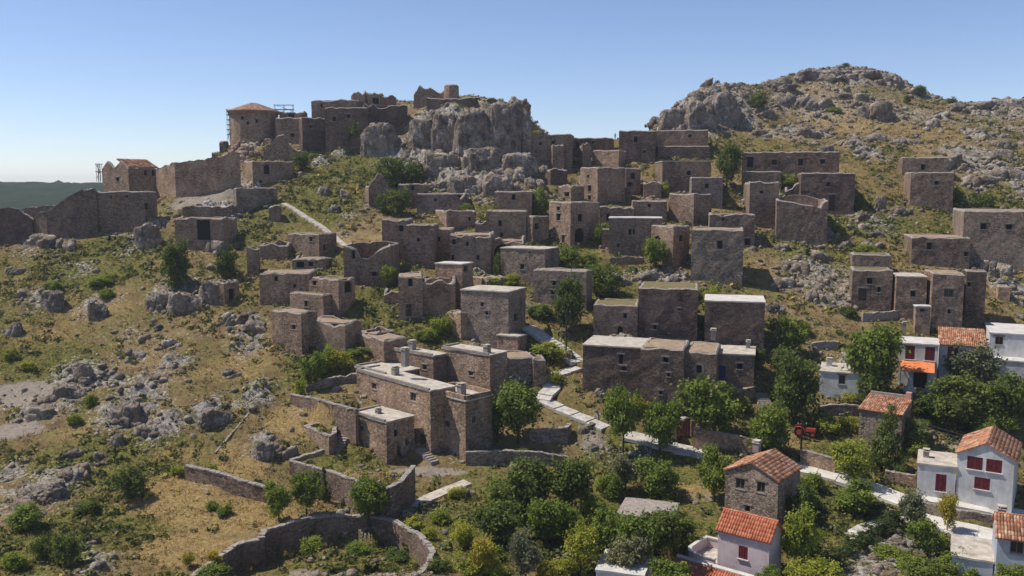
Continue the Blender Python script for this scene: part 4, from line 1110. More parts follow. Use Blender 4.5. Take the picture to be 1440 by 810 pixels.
# ---- restored complex in front
house('stone_house', 'long restored house with two pale roofs', 'at the lower left of the village', (502,606,640,549,640), a=42, roof='plaster', mat='stone_warm', wins=[(526,543,6,9,'g'),(526,565,4,5),(581,558,7,12,'g'),(594,620,9,20,'d')], chim=[(556,530,9,11)], key='K2', rough=.05)
house('stone_house', 'upper left step of the long restored house', 'a bright flat roof', (500,545,590,526,600), a=44, roof='plaster', mat='stone_warm', rough=.05, d=126.5, wins=[(524,545,5,8)], key='K2b')
house('tower_house', 'front tower of the restored houses', 'with a parapet and chimney', (603,655,692,563,652), a=44, roof='plaster', mat='stone_warm', wins=[(629,596,6,9,'g'),(667,590,5,10,'g')], chim=[(649,558,10,14)], key='K3', rough=.05)
house('stone_house', 'small separate cube with a pale flat roof', 'nearest of the restored houses', (497,544,582,593,652), a=46, roof='plaster', mat='stone_warm', wins=[(508,602,5,7),(513,627,3,4),(557,609,6,10),(561,634,5,14,'d'),(572,622,4,9)], chim=[(532,584,7,5)], key='K4', rough=.05)
house('tower_house', 'tall rear block of the restored houses', 'with a broad pale roof', (622,689,713,499,585), a=50, roof='plaster', mat='stone_warm', wins=[(662,525,5,6,'g')], chim=[(685,499,8,9)], d=127, key='K5', rough=.05)
house('stone_house', 'rear left house of the restored group', 'with two tall chimneys', (546,610,628,500,570), a=50, roof='plaster', mat='stone_warm', wins=[(597,516,5,7)], chim=[(570,515,8,20),(580,494,8,11)], d=130, key='K6', rough=.05)
house('ruined_house', 'rough grey shed right of the rear block', 'by the white path', (712,712,752,504,545), a=10, roof='earth', mat='stone_grey', dep=6, rough=.4)
house('ruined_house', 'lowest broken wall piece beside the white path bend', '', (750,750,768,506,545), a=12, roof='ruin', mat='stone_warm', dep=5, rough=.5, fl=.7)
house('stone_house', 'long low store behind the restored roofs', 'with a flat earth top', (487,540,572,478,514), a=44, roof='earth', mat='stone', rough=.25)
# ---- lower right village
house('village_house', 'small white house with a grey flat roof', 'behind the dark round tree', (1150,1152,1219,521,556), a=-22, roof='plaster', mat='white_wall', wins=[(1184,534,8,12,'g')], dep=7, chim=[(1166,517,8,9)], group='lived-in houses at the foot of the hill', jam=.02)
house('village_shed', 'tiny white porch with a black doorway', 'right of the small white house', (1217,1218,1233,533,558), a=-22, roof='plaster', mat='white_wall', wins=[(1225,548,8,20,'d')], dep=2.2, group='lived-in houses at the foot of the hill', jam=.02)
house('village_house', 'grey house with a pale terrace roof and red shutters', 'above the orange awning', (1262,1262,1320,481,540), a=-24, roof='white', mat='grey_render', wins=[(1280,491,11,18,'s'),(1308,491,11,18,'s'),(1294,532,16,26,'o')], dep=6, group='lived-in houses at the foot of the hill', jam=.02, chim=[(1271,468,6,12)], key='awninghouse')
house('village_house', 'house with an orange tiled lean-to roof', 'right of the red-shuttered grey house', (1319,1319,1386,484,540), a=-24, roof='shed', rise=1.6, mat='grey_render', wins=[(1340,494,12,16,'s')], dep=6, group='lived-in houses at the foot of the hill', jam=.02)
house('village_house', 'white house with a square window at the right edge', 'above a pale terrace', (1385,1390,1450,467,508), a=-24, roof='white', mat='white_wall', wins=[(1405,479,9,11,'g')], dep=6, group='lived-in houses at the foot of the hill', jam=.02)
house('village_house', 'low pale terrace block below the right white house', '', (1392,1396,1460,505,530), a=-24, roof='white', mat='grey_render', dep=4, d=134, group='lived-in houses at the foot of the hill', jam=.02)
house('village_house', 'stone cottage with a walled tiled roof', 'behind the dark conifer', (1205,1207,1268,575,622), a=-36, roof='shed', rise=1.0, mat='stone_grey', dep=5.5, group='lived-in houses at the foot of the hill', key='cottage')
house('village_house', 'two-storey grey house with red shutters and tiled gable', 'at the right edge', (1343,1343,1427,636,712), a=-33, roof='gable_l', rise=1.6, mat='grey_render', wins=[(1371,650,17,17,'s'),(1398,653,17,17,'s'),(1381,680,17,16,'s')], dep=8.5, group='lived-in houses at the foot of the hill', jam=.02, key='V6', rough=.02)
house('village_house', 'flat-roofed wing of the red-shuttered grey house', 'with a dark red door', (1288,1288,1345,650,704), a=-26, roof='plaster', mat='grey_render', wins=[(1323,679,12,23,'s')], dep=6, chim=[(1302,646,8,9)], group='lived-in houses at the foot of the hill', jam=.02)
house('village_house', 'stone house with an old tiled gable', 'and three small windows in the foreground', (1021,1092,1125,676,742), a=50, roof='gable_r', rise=1.5, mat='stone_grey', wins=[(1041,680,11,15,'g'),(1070,685,10,15,'g'),(1051,715,6,9,'o')], chim=[(1064,636,10,12)], group='lived-in houses at the foot of the hill', jam=.04, key='V7', rough=.03)
house('village_house', 'pink house with a new orange tiled roof', 'and one red shutter in the foreground', (1010,1079,1100,761,856), a=52, d=85, roof='gable_l', rise=1.5, mat='pink_wall', wins=[(1045,777,11,18,'s')], group='lived-in houses at the foot of the hill', jam=.01, tile='tile_new', key='V8', rough=.02)
_i = HOUSES['V8']; _q = lambda a, b: _i['P']+_i['l']*a+_i['r']*b
CARVE.append(('level', [_q(-1.5, -7), _q(_i['Ll']+6.5, -7), _q(_i['Ll']+6.5, 5), _q(-1.5, 4.2)], _i['P'].z+.3))
house('village_house', 'bluish house with an orange tiled roof', 'cut by the lower right corner', (1397,1398,1452,754,830), a=-24, roof='gable_r', rise=1.5, mat='blue_wall', wins=[(1430,770,15,17,'g')], dep=6.5, chim=[(1408,731,11,13)], group='lived-in houses at the foot of the hill', jam=.02, key='V9')
house('village_house', 'low flat-topped block left of the bluish house', '', (1336,1337,1397,780,815), a=-26, roof='plaster', mat='blue_wall', dep=6, group='lived-in houses at the foot of the hill', jam=.02)
house('village_house', 'low shed with a sagging grey slab roof', 'among the trees', (867,868,945,722,750), a=-18, roof='plaster', mat='grey_render', dep=5.5, group='lived-in houses at the foot of the hill', slabmat='coping')
house('village_house', 'low white wall end of a hidden house', 'at the bottom edge under the trees', (836,838,905,800,825), a=-18, roof='white', mat='white_wall', dep=5, group='lived-in houses at the foot of the hill', jam=.02)
house('ruined_house', 'small low ruin with a dark doorway', 'on the rocks right of the dark slope bush', (289,316,336,398,430), a=64, roof='ruin', mat='stone_warm', wins=[(326,414,7,16)], rough=.4, fl=.7)
house('ruined_wall', 'stub wall below the plain windowless castle block', '', (378,378,394,290,312), a=10, roof='ruin', mat='stone', dep=3, rough=.6)
house('ruined_wall', 'dark broken wall under the standing ruin pier', '', (774,774,798,238,264), a=10, roof='ruin', mat='stone_dark', dep=4, rough=.6)
house('ruined_wall', 'slanting broken wall left of the dark broad house', '', (1104,1104,1124,262,282), a=-14, roof='ruin', mat='stone_dark', dep=5, rough=.4, top={'c':(-1.2,.8,0,0)})
house('ruined_house', 'roofless low ruin', 'below the windowless ruin with one tiny light', (668,668,702,312,332), a=-4, roof='ruin', mat='stone_warm', dep=5, rough=.5, fl=.5)
house('ruined_house', 'low crumbled house under the tall grey house', 'with an earth top', (662,684,712,392,412), a=40, roof='earth', mat='stone_warm', rough=.5, dep=5)
house('ruined_wall', 'low ruined wall on the green bank', 'left of the recessed vault ruin', (540,540,562,410,428), a=4, roof='ruin', mat='stone_warm', dep=3, rough=.6)
house('ruined_house', 'low walls of a ruin under the orange earth roof', 'right of the collapsed stone front', (508,530,556,468,486), a=50, roof='ruin', mat='stone', rough=.4, fl=.6)
house('ruined_house', 'half-fallen house under the stepped stack', 'beside yellow-green weeds', (905,905,930,256,280), a=-6, roof='ruin', mat='stone_warm', dep=5, rough=.6, fl=.6)
house('ruined_house', 'low annex between the corner tower and the white-edged roof', '', (846,846,860,322,350), a=-6, roof='earth', mat='stone', dep=4, rough=.4)
# ---- terraces and garden walls (levels first, then the walls that hold them)
zA, pA = terrace([(410,651),(464,636),(526,656),(582,668),(548,689),(500,676)], (470,640), .3)
wall('terrace_wall', 'front wall of the grassy terrace', 'below the small separate cube', [(409,651,.25),(455,663,.25),(505,680,.25),(546,690,.3)], sink=5.5, level=zA, mat='stone')
wall('terrace_wall', 'right end wall of the grassy terrace', 'sloping up to a sharp end', [(546,690,.3),(562,683,.4),(581,668,1.0)], sink=5.0, level=zA, mat='stone')
wall('terrace_wall', 'back kerb of the grassy terrace', '', [(409,651,.3),(432,643,.3),(463,634,.3)], sink=1.5, level=zA, mat='stone_warm')
zB, pB = terrace([(432,602),(470,595),(470,610),(463,617),(434,604)], (468,600), .1)
wall('terrace_wall', 'small L-shaped terrace wall beside the steps', '', [(468,592,.2),(431,602,.25),(463,617,.25),(470,611,.2),(471,601,.2)], sink=4.0, level=zB, mat='stone_warm')
zC, pC = terrace([(414,556),(450,551),(502,552),(502,578),(454,571)], (480,556), .2)
wall('terrace_wall', 'long wall under the dry golden strip', 'left of the restored houses', [(410,557,.25),(440,563,.25),(470,571,.25),(502,579,.25)], sink=4.5, level=zC, mat='stone')
zL, pL = terrace([(285,812),(334,776),(370,766),(374,757),(406,746),(434,739),(478,736),(543,738),(566,750),(594,769),(603,783),(598,800),(588,815)], (470,745), -2.6)
wall('round_wall', 'curved dry-stone enclosure wall', 'at the bottom of the photo', [(270,818,.4),(300,797,.5),(332,775,.5),(368,764,.5),(371,755,.6),(404,744,.5),(432,736,.6),(476,733,.6),(520,734,.6),(546,737,.5),(568,748,.6),(590,763,.7),(604,777,.7),(608,788,.7),(603,802,.7),(590,818,.7)], sink=3.6, pieces=True, mat='stone', th=.62, copw=.85)
wall('field_wall', 'straight stone wall in the golden field', 'left of the terrace trees', [(262,674,1.7),(300,683,1.8),(340,697,1.9),(376,706,1.8)], sink=.8, mat='stone')
wall('garden_wall', 'wall right of the restored front tower', 'under green scrub', [(655,654,1.7),(700,653,1.8),(745,652,1.6),(795,652,1.0)], sink=1.0, mat='stone_grey')
wall('garden_wall', 'pale-topped wall corner below the white path', '', [(745,623,1.7),(796,622,2.0),(801,606,.8)], sink=1.0, mat='stone_grey')
wall('garden_wall', 'wall with a red gate post', 'along the lower path', [(975,625,2.2),(1010,630,2.1),(1060,640,2.0)], sink=1.0, mat='stone_warm')
wall('garden_wall', 'low wall along the lane right of the tiled stone house', '', [(1126,648,1.4),(1150,655,1.5),(1175,662,1.4)], sink=1.0, mat='stone_warm')
wall('garden_wall', 'wall in front of the flat-roofed wing', '', [(1244,676,1.3),(1268,681,1.4),(1288,686,1.5)], sink=1.0, mat='stone_warm')
wall('lane_wall', 'long retaining wall under the pale lane', 'below the red-shuttered house', [(1296,718,.85),(1350,728,.85),(1400,737,.85),(1450,745,.85)], sink=1.0, mat='stone_grey')
wall('garden_wall', 'rubble wall above the tractor', '', [(1150,584,1.2),(1180,582,1.3),(1205,584,1.2)], sink=.8, mat='stone_grey', wob=.3)
wall('garden_wall', 'dark wall under the right trees', 'at the edge of the left trees shade', [(1010,566,1.8),(1035,566,1.8),(1060,562,1.8)], sink=1.0, mat='stone')
wall('curtain_wall', 'leftmost dark curtain wall', 'running off the left edge', [(-40,345,6.6),(0,342,7.0),(30,338,6.2),(48,336,4.0)], sink=1.5, th=1.0, mat='stone_dark', wob=.5, group='ruined curtain walls of the castle')
wall('curtain_wall', 'ragged curtain wall stepping up to the hall', '', [(45,334,3.6),(70,336,5.4),(95,334,7.6),(118,331,9.0),(138,326,8.6)], sink=1.5, th=1.0, mat='stone', wob=.6, group='ruined curtain walls of the castle')
wall('curtain_wall', 'long curtain wall right of the gabled hall', 'with a broken top', [(224,277,6.5),(250,277,7.2),(280,274,7.6),(310,270,7.8),(338,264,7.4)], sink=1.5, th=1.0, mat='stone_warm', wob=.7, group='ruined curtain walls of the castle')
wall('curtain_wall', 'low reddish wall on the skyline', 'far left above the dark hill', [(30,306,4.2),(60,300,4.6),(95,292,4.0),(118,288,3.6)], sink=2.5, th=.8, mat='stone_warm', wob=.5, group='ruined curtain walls of the castle')
wall('terrace_wall', 'short pale wall above the small white house', '', [(1140,492,1.0),(1160,490,1.0),(1176,489,.9)], sink=.8, mat='coping')
wall('terrace_wall', 'crooked dry wall above the golden strip', 'under the bright bushes', [(430,552,.9),(452,546,1.0),(478,540,1.1),(502,536,1.0)], sink=.8, mat='stone_grey', wob=.35)
wall('terrace_wall', 'low wall in front of the white-edged roof house', '', [(857,372,1.1),(880,371,1.2),(905,370,1.0)], sink=.8, mat='stone_warm', wob=.25)
wall('terrace_wall', 'low rubble wall on the right slope', 'under the slim white-topped house', [(1212,452,1.2),(1240,450,1.2),(1262,446,1.0)], sink=.8, mat='coping', wob=.2)
wall('field_wall', 'thin pale track wall on the dry slope', 'left of the field wall', [(302,640,.1),(330,606,.1),(352,580,.1),(370,558,.1)], sink=.3, th=.22, mat='coping', wob=.1)
zW = at(869, 197, 236).z
_c = at(869, 197, 236)
CARVE.append(('level', [(_c.x-4.5, _c.y-3.5), (_c.x+4.5, _c.y-3.5), (_c.x+4.5, _c.y+6), (_c.x-4.5, _c.y+6)], zW))
# ---- paths, lane, steps
path('upper_path', '', [(399,286),(420,298),(445,314),(468,331),(486,346)], 1.35, 1.9, k=.95, jitter=.1, mat='roof_plaster')
path('village_path', '', [(740,459),(762,473),(782,486),(800,499),(813,511)], 3.0, 1.5)
path('village_path', '', [(812,517),(796,522),(782,527),(769,536),(776,546),(766,556),(762,563)], 2.6, 2.0)
path('village_path', '', [(764,562),(786,573),(808,583),(830,592),(852,603)], 2.6, 3.0)
path('village_path', '', [(880,611),(918,621),(950,630),(1004,640)], 3.8, 3.0)
path('side_path', '', [(578,716),(600,702),(626,690),(658,678)], 1.9, 2.0, mat='roof_plaster')
path('lane', '', [(1118,656),(1150,663),(1178,671),(1215,682),(1245,694),(1275,706)], 4.0, 4.0, mat='road', gap=.02, jitter=.02)
path('lane', '', [(1296,706),(1340,713),(1390,723),(1450,735)], 3.4, 4.0, mat='road', gap=.02, jitter=.02, off=.75)
path('lane', '', [(1268,722),(1300,733),(1340,742),(1375,750),(1410,758)], 4.6, 4.0, mat='road', gap=.02, jitter=.02)
path('garden_path', '', [(1196,752),(1215,742),(1235,735)], 1.6, 1.5)
stairs('stone_stairs', 'stone steps climbing between the two terraces', 'left of the small cube', (468,639), (495,601), 1.7, 11)
stairs('stone_stairs', 'short stone steps to the front door', 'of the restored tower', (612,653), (590,634), 1.3, 7)
stairs('stone_stairs', 'stone steps below the blue door annex', 'beside the dark wall', (1078,578), (1070,556), 2.0, 8)
# ================================================================== the ground sheet
GX = np.concatenate([np.arange(-278, -150, 3.0), np.arange(-150, -62, .75), np.arange(-62, 62, .45), np.arange(62, 175, .75), np.arange(175, 279, 3.0)])
ys_ = [26.0]
while ys_[-1] < 428: ys_.append(ys_[-1]+max(.42, .0036*ys_[-1]))
GY = np.array(ys_)
X, Y = np.meshgrid(GX, GY)
Z = H(X, Y)
def ell(lst):
    """land-cover patches: (u, v, w, h[, strength]) seen as ellipses on the slope, turned into patches on the ground"""
    m = np.zeros(X.shape)
    for q in lst:
        u, v, w, h = q[:4]; s = q[4] if len(q) > 4 else 1.0
        c = hit(u, v); n_ = hit(u, min(v+h/2, 830)); f_ = hit(u, v-h/2)
        rx = max(1, w/2*mpp(c.y)); ry = max(1.0, min(abs(f_.y-n_.y)/2, rx*3.5))
        m = np.maximum(m, s*np.exp(-(((X-c.x)/rx)**2+((Y-c.y)/ry)**2)*1.1))
    return m
ROCKP = [(620,190,120,110,1.2),(700,190,100,100,1.2),(660,250,160,70,1),(560,225,60,60),(985,150,110,70,1.2),(1040,150,60,70),(1180,105,200,26,1.1),(1250,160,90,40,.8),(1390,230,140,70,.9),(1400,155,120,24,1),
 (1120,145,120,40,.8),(1130,190,120,20,.9),(1150,390,130,70,.85),(1220,310,90,50,.7),(1410,400,70,60,1),(930,395,110,30,.7),(205,330,50,60,1),(250,415,100,70,1),(60,340,90,40,.9),(130,430,50,50,.9),(60,420,80,50,.9),(100,530,90,60,1),
 (40,580,80,40,.9),(185,570,110,90,1.25),(230,600,90,60,1.1),(205,540,80,50,.9),(290,580,70,60,1),(370,625,70,50,.9),(60,690,140,90,1),(350,460,70,50,.9),(330,300,70,50,.7),(190,470,160,60,.5),(840,635,70,50,.6),(835,585,60,30,.5),(280,470,140,40,.45),(400,540,80,40,.3)]
GREENP = [(160,350,120,40),(120,385,160,50,.6),(350,300,120,60,.7),(480,240,120,60,.8),(450,280,100,50,.7),(60,500,120,60,.5),(150,650,160,80,.7),(130,745,200,70,.7),(80,760,160,80,.8),(470,660,100,40),(560,430,110,60),(600,465,90,30,.9),
 (790,360,80,60),(850,400,70,50),(1210,300,120,50,.8),(1130,350,80,50,.6),(1380,285,120,30,.6),(700,390,60,40),(960,650,300,80,.6),(760,740,300,120,.8),(1150,700,400,150,.7),(520,775,160,60,1),(420,790,120,50,.7),(770,480,60,30,1),(450,515,80,50,1),(1300,330,80,40,.7),(620,750,60,100,.6),(700,290,70,40,.6),(1000,390,60,40,.4)]
DRYP = [(60,470,160,70,.55),(150,430,150,50,.5),(330,520,160,60,.6),(110,610,120,50,.5),(250,640,120,40,.6),(240,700,170,60,1.2),(330,725,200,60,1.2),(340,660,120,50,.9),(410,590,130,70,.85),(475,555,50,18,1),(470,650,80,20,.4),(260,775,190,60,1.1),(480,700,120,40,.5),(150,370,100,30,.4),(1200,170,240,60,.65),(1330,190,160,50,.6),(1150,125,120,20,.6),(330,640,90,60,.6),(1180,240,120,50,.5),
 (500,262,110,40,.4),(560,690,120,40,.5),(1215,425,60,40,.7),(1110,620,90,40,.7),(1240,640,80,20,.6),(980,690,120,30,.7),(610,790,60,60,.4),(100,450,140,50,.35),(420,330,70,40,.3)]
BAREP = [(282,283,110,26,1),(300,300,60,30,.9),(165,330,60,10,.8),(30,555,120,50,1),(20,605,110,36,.9),(420,780,90,40,.7),(600,664,130,16,1.1),(560,668,60,14,1),(70,790,120,60,.4),(340,205,70,50,.6),(330,265,60,40,.9),(300,300,40,30,.8),(835,620,90,50,.6),(1000,700,160,40,.5)]
ROCK = ell(ROCKP); GREEN = ell(GREENP); DRY = ell(DRYP); BARE = ell(BAREP)
hillm = np.clip((Y-225)/40, 0, 1)*np.clip((X-25)/25, 0, 1)
ROCK = np.maximum(ROCK, hillm*.9*fbm(X/11, Y/11, 41, 4)**.8)
ROCK = np.maximum(ROCK, .95*np.clip((fbm(X/9, Y/9, 55, 4)-.55)*4, 0, 1))
leftm = np.clip((-18-X)/14, 0, 1)*np.clip((178-Y)/14, 0, 1)
ROCK = ROCK*(1-.16*leftm); GREEN = np.maximum(GREEN, leftm*.12*np.clip((fbm(X/10, Y/10, 66, 3)-.42)*5, 0, 1))
BLOCK = np.zeros(X.shape, bool)
def sub_box(poly, pad=.5):
    xs = [p[0] for p in poly]; yy = [p[1] for p in poly]
    i0, i1 = np.searchsorted(GX, min(xs)-pad), np.searchsorted(GX, max(xs)+pad)
    j0, j1 = np.searchsorted(GY, min(yy)-pad), np.searchsorted(GY, max(yy)+pad)
    return slice(j0, j1), slice(i0, i1)
rk = np.clip((ROCK-.3)*1.8, 0, 1.2)
detail = (fbm(X/2.3, Y/2.3, 11, 3)-.5)*.5 + rk*((fbm(X/4.2, Y/4.2, 21, 4, True)-.45)*2.6+(np.floor(fbm(X/3, Y/3, 31, 3)*7)/7-.5)*1.3)
def ledges(z, step, warp, sharp):
    t = z/step+warp; f = t-np.floor(t)
    s = np.clip((f-sharp)/(1-2*sharp), 0, 1); s = s*s*(3-2*s)
    return (np.floor(t)+s-t)*step
led = ledges(Z, 2.0, 1.6*fbm(X/7, Y/7, 91, 3), .3)*np.clip(rk, 0, 1)*.8
cl = np.exp(-(((X+8)/26)**4+((Y-216)/22)**4))
led = led*(1-cl)+cl*ledges(Z, 4.6, 1.5*fbm(X/9, Y/9, 95, 3)+X*.03, .34)
Z0 = Z.copy(); Z = Z+detail+led
for kind, poly, lev in sorted(CARVE, key=lambda c: {'level': 0, 'path': 1, 'house': 2}[c[0]]):
    s = sub_box(poly); ins_ = in_poly(X[s], Y[s], poly)
    zz = Z[s]
    if kind == 'level':
        cx_, cy_ = sum(p[0] for p in poly)/len(poly), sum(p[1] for p in poly)/len(poly)
        up_ = np.median(Z0[s][ins_]) < lev if ins_.any() else True
        shp = []
        for p in poly:
            v_ = Vector((p[0]-cx_, p[1]-cy_)); shp.append((p[0]-v_.normalized().x*(.45 if up_ else -.3), p[1]-v_.normalized().y*(.45 if up_ else -.3)))
        s = sub_box(shp); ins_ = in_poly(X[s], Y[s], shp); zz = Z[s]
        zz[ins_] = lev+.25*(detail[s][ins_]); ROCK[s][ins_] *= .2
    elif kind == 'path':
        zz[ins_] = lev; BLOCK[s][ins_] = True
    else:
        zz[ins_] = np.minimum(zz[ins_], lev); BLOCK[s][ins_] = True
nx, ny = len(GX), len(GY)
ii = np.arange(nx*ny).reshape(ny, nx)
Fq = np.stack([ii[:-1, :-1], ii[:-1, 1:], ii[1:, 1:], ii[1:, :-1]], -1).reshape(-1, 4)
me = np_mesh('ground', np.stack([X, Y, Z], -1).reshape(-1, 3), Fq, M['ground'], {'rock': ROCK.ravel(), 'green': GREEN.ravel(), 'dry': DRY.ravel(), 'bare': BARE.ravel()}, smooth=True)
tag(link('ground', me), kind='structure')
def Zat(x, y, A=None):
    A = Z if A is None else A
    i = np.clip(np.searchsorted(GX, x)-1, 0, nx-2); j = np.clip(np.searchsorted(GY, y)-1, 0, ny-2)
    fx = (x-GX[i])/(GX[i+1]-GX[i]); fy = (y-GY[j])/(GY[j+1]-GY[j])
    return (A[j, i]*(1-fx)+A[j, i+1]*fx)*(1-fy)+(A[j+1, i]*(1-fx)+A[j+1, i+1]*fx)*fy
# land beyond the hill, out to the horizon, and the dark wooded ridge on the left
fm = bmesh.new(); lathe(fm, [(4500, 0), (4500, -2)], 64, (0, 0, CAMZ-64))
tag(from_bm('far_ground', fm, M['far_ground']), kind='structure')
hx = np.arange(-2600, 700, 8.0); hy = np.arange(1100, 2900, 22.0)
HX, HY = np.meshgrid(hx, hy)
prof = np.clip((HX+2600)/700, 0, 1)*np.clip((500-HX)/900, 0, 1)
HZ = CAMZ-60 + prof**.7*np.exp(-((HY-1900)/520)**2)*(66+10*fbm(HX/300, HY/300, 5)) + 13*(fbm(HX/26, HY/26, 8, 3)-.5)+7*vnoise(HX/11, HY/24, 4)
k_ = np.arange(HX.size).reshape(HX.shape)
HX, HY, HZ = HX*.5, HY*.5, CAMZ+(HZ-CAMZ)*.5-5.0
me = np_mesh('far_hill', np.stack([HX, HY, HZ], -1).reshape(-1, 3), np.stack([k_[:-1, :-1], k_[:-1, 1:], k_[1:, 1:], k_[1:, :-1]], -1).reshape(-1, 4), M['far_hill'], smooth=False)
tag(link('hills', me), kind='structure')
# ================================================================== rocks
gr = random.Random(21)
cliff = [(730,216,48,80,2),(706,216,60,75,2),(664,216,58,62,2),(626,214,56,58,2),(592,216,46,52,2),(532,216,56,44,2),(676,240,70,34,2),(618,244,64,30,2),(730,248,60,34,2),(700,272,60,28,2),(650,270,50,24,2)]
for row, (v_, ul, ur) in enumerate(((222,580,735),(238,590,752),(252,592,770),(266,605,778),(282,640,770),(298,690,760))):
    u_ = ul+gr.uniform(0, 20)
    while u_ < ur:
        w_ = gr.uniform(22, 50); cliff.append((u_, v_+gr.uniform(-6, 6), w_, w_*gr.uniform(.26, .46), 0)); u_ += w_*gr.uniform(.6, 1.0)
for v_, ul, ur in ((186,918,1050),(176,922,1052),(166,934,1056),(156,944,1060),(146,956,1062),(136,972,1060),(126,990,1050)):
    u_ = ul+gr.uniform(0, 14)
    while u_ < ur:
        w_ = gr.uniform(18, 44); cliff.append((u_, v_+gr.uniform(-4, 4), w_, w_*gr.uniform(.25, .5), 1 if w_ > 34 else 0)); u_ += w_*gr.uniform(.6, 1.0)
for q in cliff+[(950,184,50,32,2),(985,186,60,46,2),(1018,176,60,46,2),(1086,192,56,15,0),(1132,194,64,19,0),(1100,128,66,22,1),(1140,116,76,20,1),(1182,112,76,18,1),(1216,114,76,20,1),(1252,120,64,22,1),(1282,134,44,18,0),(1244,170,66,34,1),(1150,154,60,22,0),(1106,150,52,24,0),(1204,146,60,20,0),
          (1352,158,56,16,0),(1392,158,66,20,1),(1432,156,56,22,1),(1350,240,80,28,0),(1392,228,74,22,0),(1424,256,60,26,0),(1382,264,60,22,0),(1412,208,50,15,0),(1310,178,50,14,0),(1070,165,40,14,0),(1170,215,50,14,0),(1220,200,60,16,0),(1280,205,50,15,0),
          (1239,297,20,26,0),(1268,303,42,16,0),(1222,332,56,20,0),(1184,352,46,18,0),(1150,368,56,20,0),(1118,384,46,20,0),(1162,404,56,20,0),(1102,406,44,18,0),(1148,426,40,22,0),(1190,442,34,18,0),(1206,312,44,16,0),(1180,322,30,12,0),(1230,350,36,12,0),(1416,396,46,30,1),(1394,386,30,24,0),(1432,380,24,30,0),(1382,404,26,14,0),
          (904,398,64,20,0),(868,402,44,18,0),(938,402,40,16,0),(1088,440,40,18,0),(1100,352,30,12,0),
          (205,348,52,56,1),(250,442,62,50,1),(290,428,56,54,1),(224,436,44,44,1),(56,350,56,34,1),(84,354,46,30,0),(18,350,36,26,0),(132,450,36,42,1),(66,436,60,44,1),(20,470,46,28,0),(78,480,44,26,0),(246,490,42,24,0),(116,540,40,46,1),(84,566,56,36,1),(46,592,66,30,1),(180,594,64,46,1),(206,614,54,30,0),(166,624,44,24,0),(292,604,60,46,1),(366,650,46,46,1),(398,644,44,28,0),
          (62,706,66,42,1),(30,726,56,40,0),(102,676,54,34,0),(132,654,44,24,0),(88,646,48,22,0),(372,478,30,22,0),(354,468,44,28,0),(330,456,40,26,0),(346,494,44,16,0),(182,504,46,20,0),(158,526,44,18,0),(300,356,40,30,0),(222,536,40,16,0),(126,606,36,18,0),(240,560,40,20,0),(330,530,40,16,0),(150,480,36,18,0),(30,420,40,20,0),(20,386,30,16,0),(170,396,36,16,0),(395,505,36,16,0),(412,470,30,18,0),(470,300,24,12,0),(455,275,26,14,0),(480,278,22,12,0),
          (848,640,46,14,0),(830,612,50,14,0),(850,560,30,12,0),(660,700,24,12,0),(1020,470,20,8,0),(800,505,24,12,0)]:
    left = q[0] < 420 and q[1] > 300
    if left and q[4] == 0 and gr.random() < .25: continue
    rock(q[0], q[1], q[2]*(1.1 if left else 1), q[3]*(.62 if left else .85 if q[0] > 1050 else 1), big=q[4], sinkf=.45 if left else .25)
def heap_mesh(seed):
    g = np.random.default_rng(seed); Vs = []; Fs = []; b = 0
    for k in range(70):
        v, f = rock_verts(ICO2, seed*91+k, .1); s = g.uniform(.07, .2); r_ = g.random()**.6; a = g.uniform(0, 6.28)
        v = v*s*g.uniform(.7, 1.2, 3)+np.array([r_*math.cos(a), r_*math.sin(a), (1-r_)*.75*g.uniform(.6, 1)])
        Vs.append(v); Fs.append(f+b); b += len(v)
    return np_mesh('rubble_heap', np.concatenate(Vs), np.concatenate(Fs), M['rock'])
HEAPS = [heap_mesh(900+i) for i in range(3)]
def heap(u, vb, w, h, mat, label, name='rubble_heap', idx=0):
    me_ = HEAPS[idx % len(HEAPS)].copy(); me_.materials.clear(); me_.materials.append(M[mat]); me_.name = name
    o = rock(u, vb, w, h, label=label); o.data = me_; o.name = name; o['category'] = 'rubble'; o['group'] = 'heaps of building rubble'
    ROCKS.pop()
heap(345, 224, 66, 34, 'orange_rubble', 'orange brown rubble heap under the scaffolded church', idx=1)
heap(322, 232, 44, 26, 'orange_rubble', 'rubble slope joining the long curtain wall to the church knoll', idx=0)
heap(378, 205, 46, 18, 'orange_rubble', 'brown rubble bank right below the church wall', idx=2)
heap(334, 214, 30, 22, 'orange_rubble', 'small brown rubble heap beside the broken pillar on the left ridge', idx=3)
heap(918, 286, 42, 18, 'orange_rubble', 'orange rubble heap behind the low house in the village centre', idx=4)
heap(312, 296, 36, 22, 'white_rubble', 'white building rubble spilling down by the windowless castle block', idx=5)
heap(356, 262, 30, 14, 'white_rubble', 'pale rubble pile under the arched chapel', idx=6)
heap(292, 290, 30, 16, 'white_rubble', 'whitish stone heap above the roofless spur block', idx=0)
# ================================================================== special things
def prop(name, label, cat, loc, group=None): return empty(name, loc, label, cat, group)
def part(name, parent, mat, fn, smooth=False):
    b = bmesh.new(); fn(b); bmesh.ops.recalc_face_normals(b, faces=b.faces); return from_bm(name, b, M[mat] if isinstance(mat, str) else mat, parent, smooth=smooth)
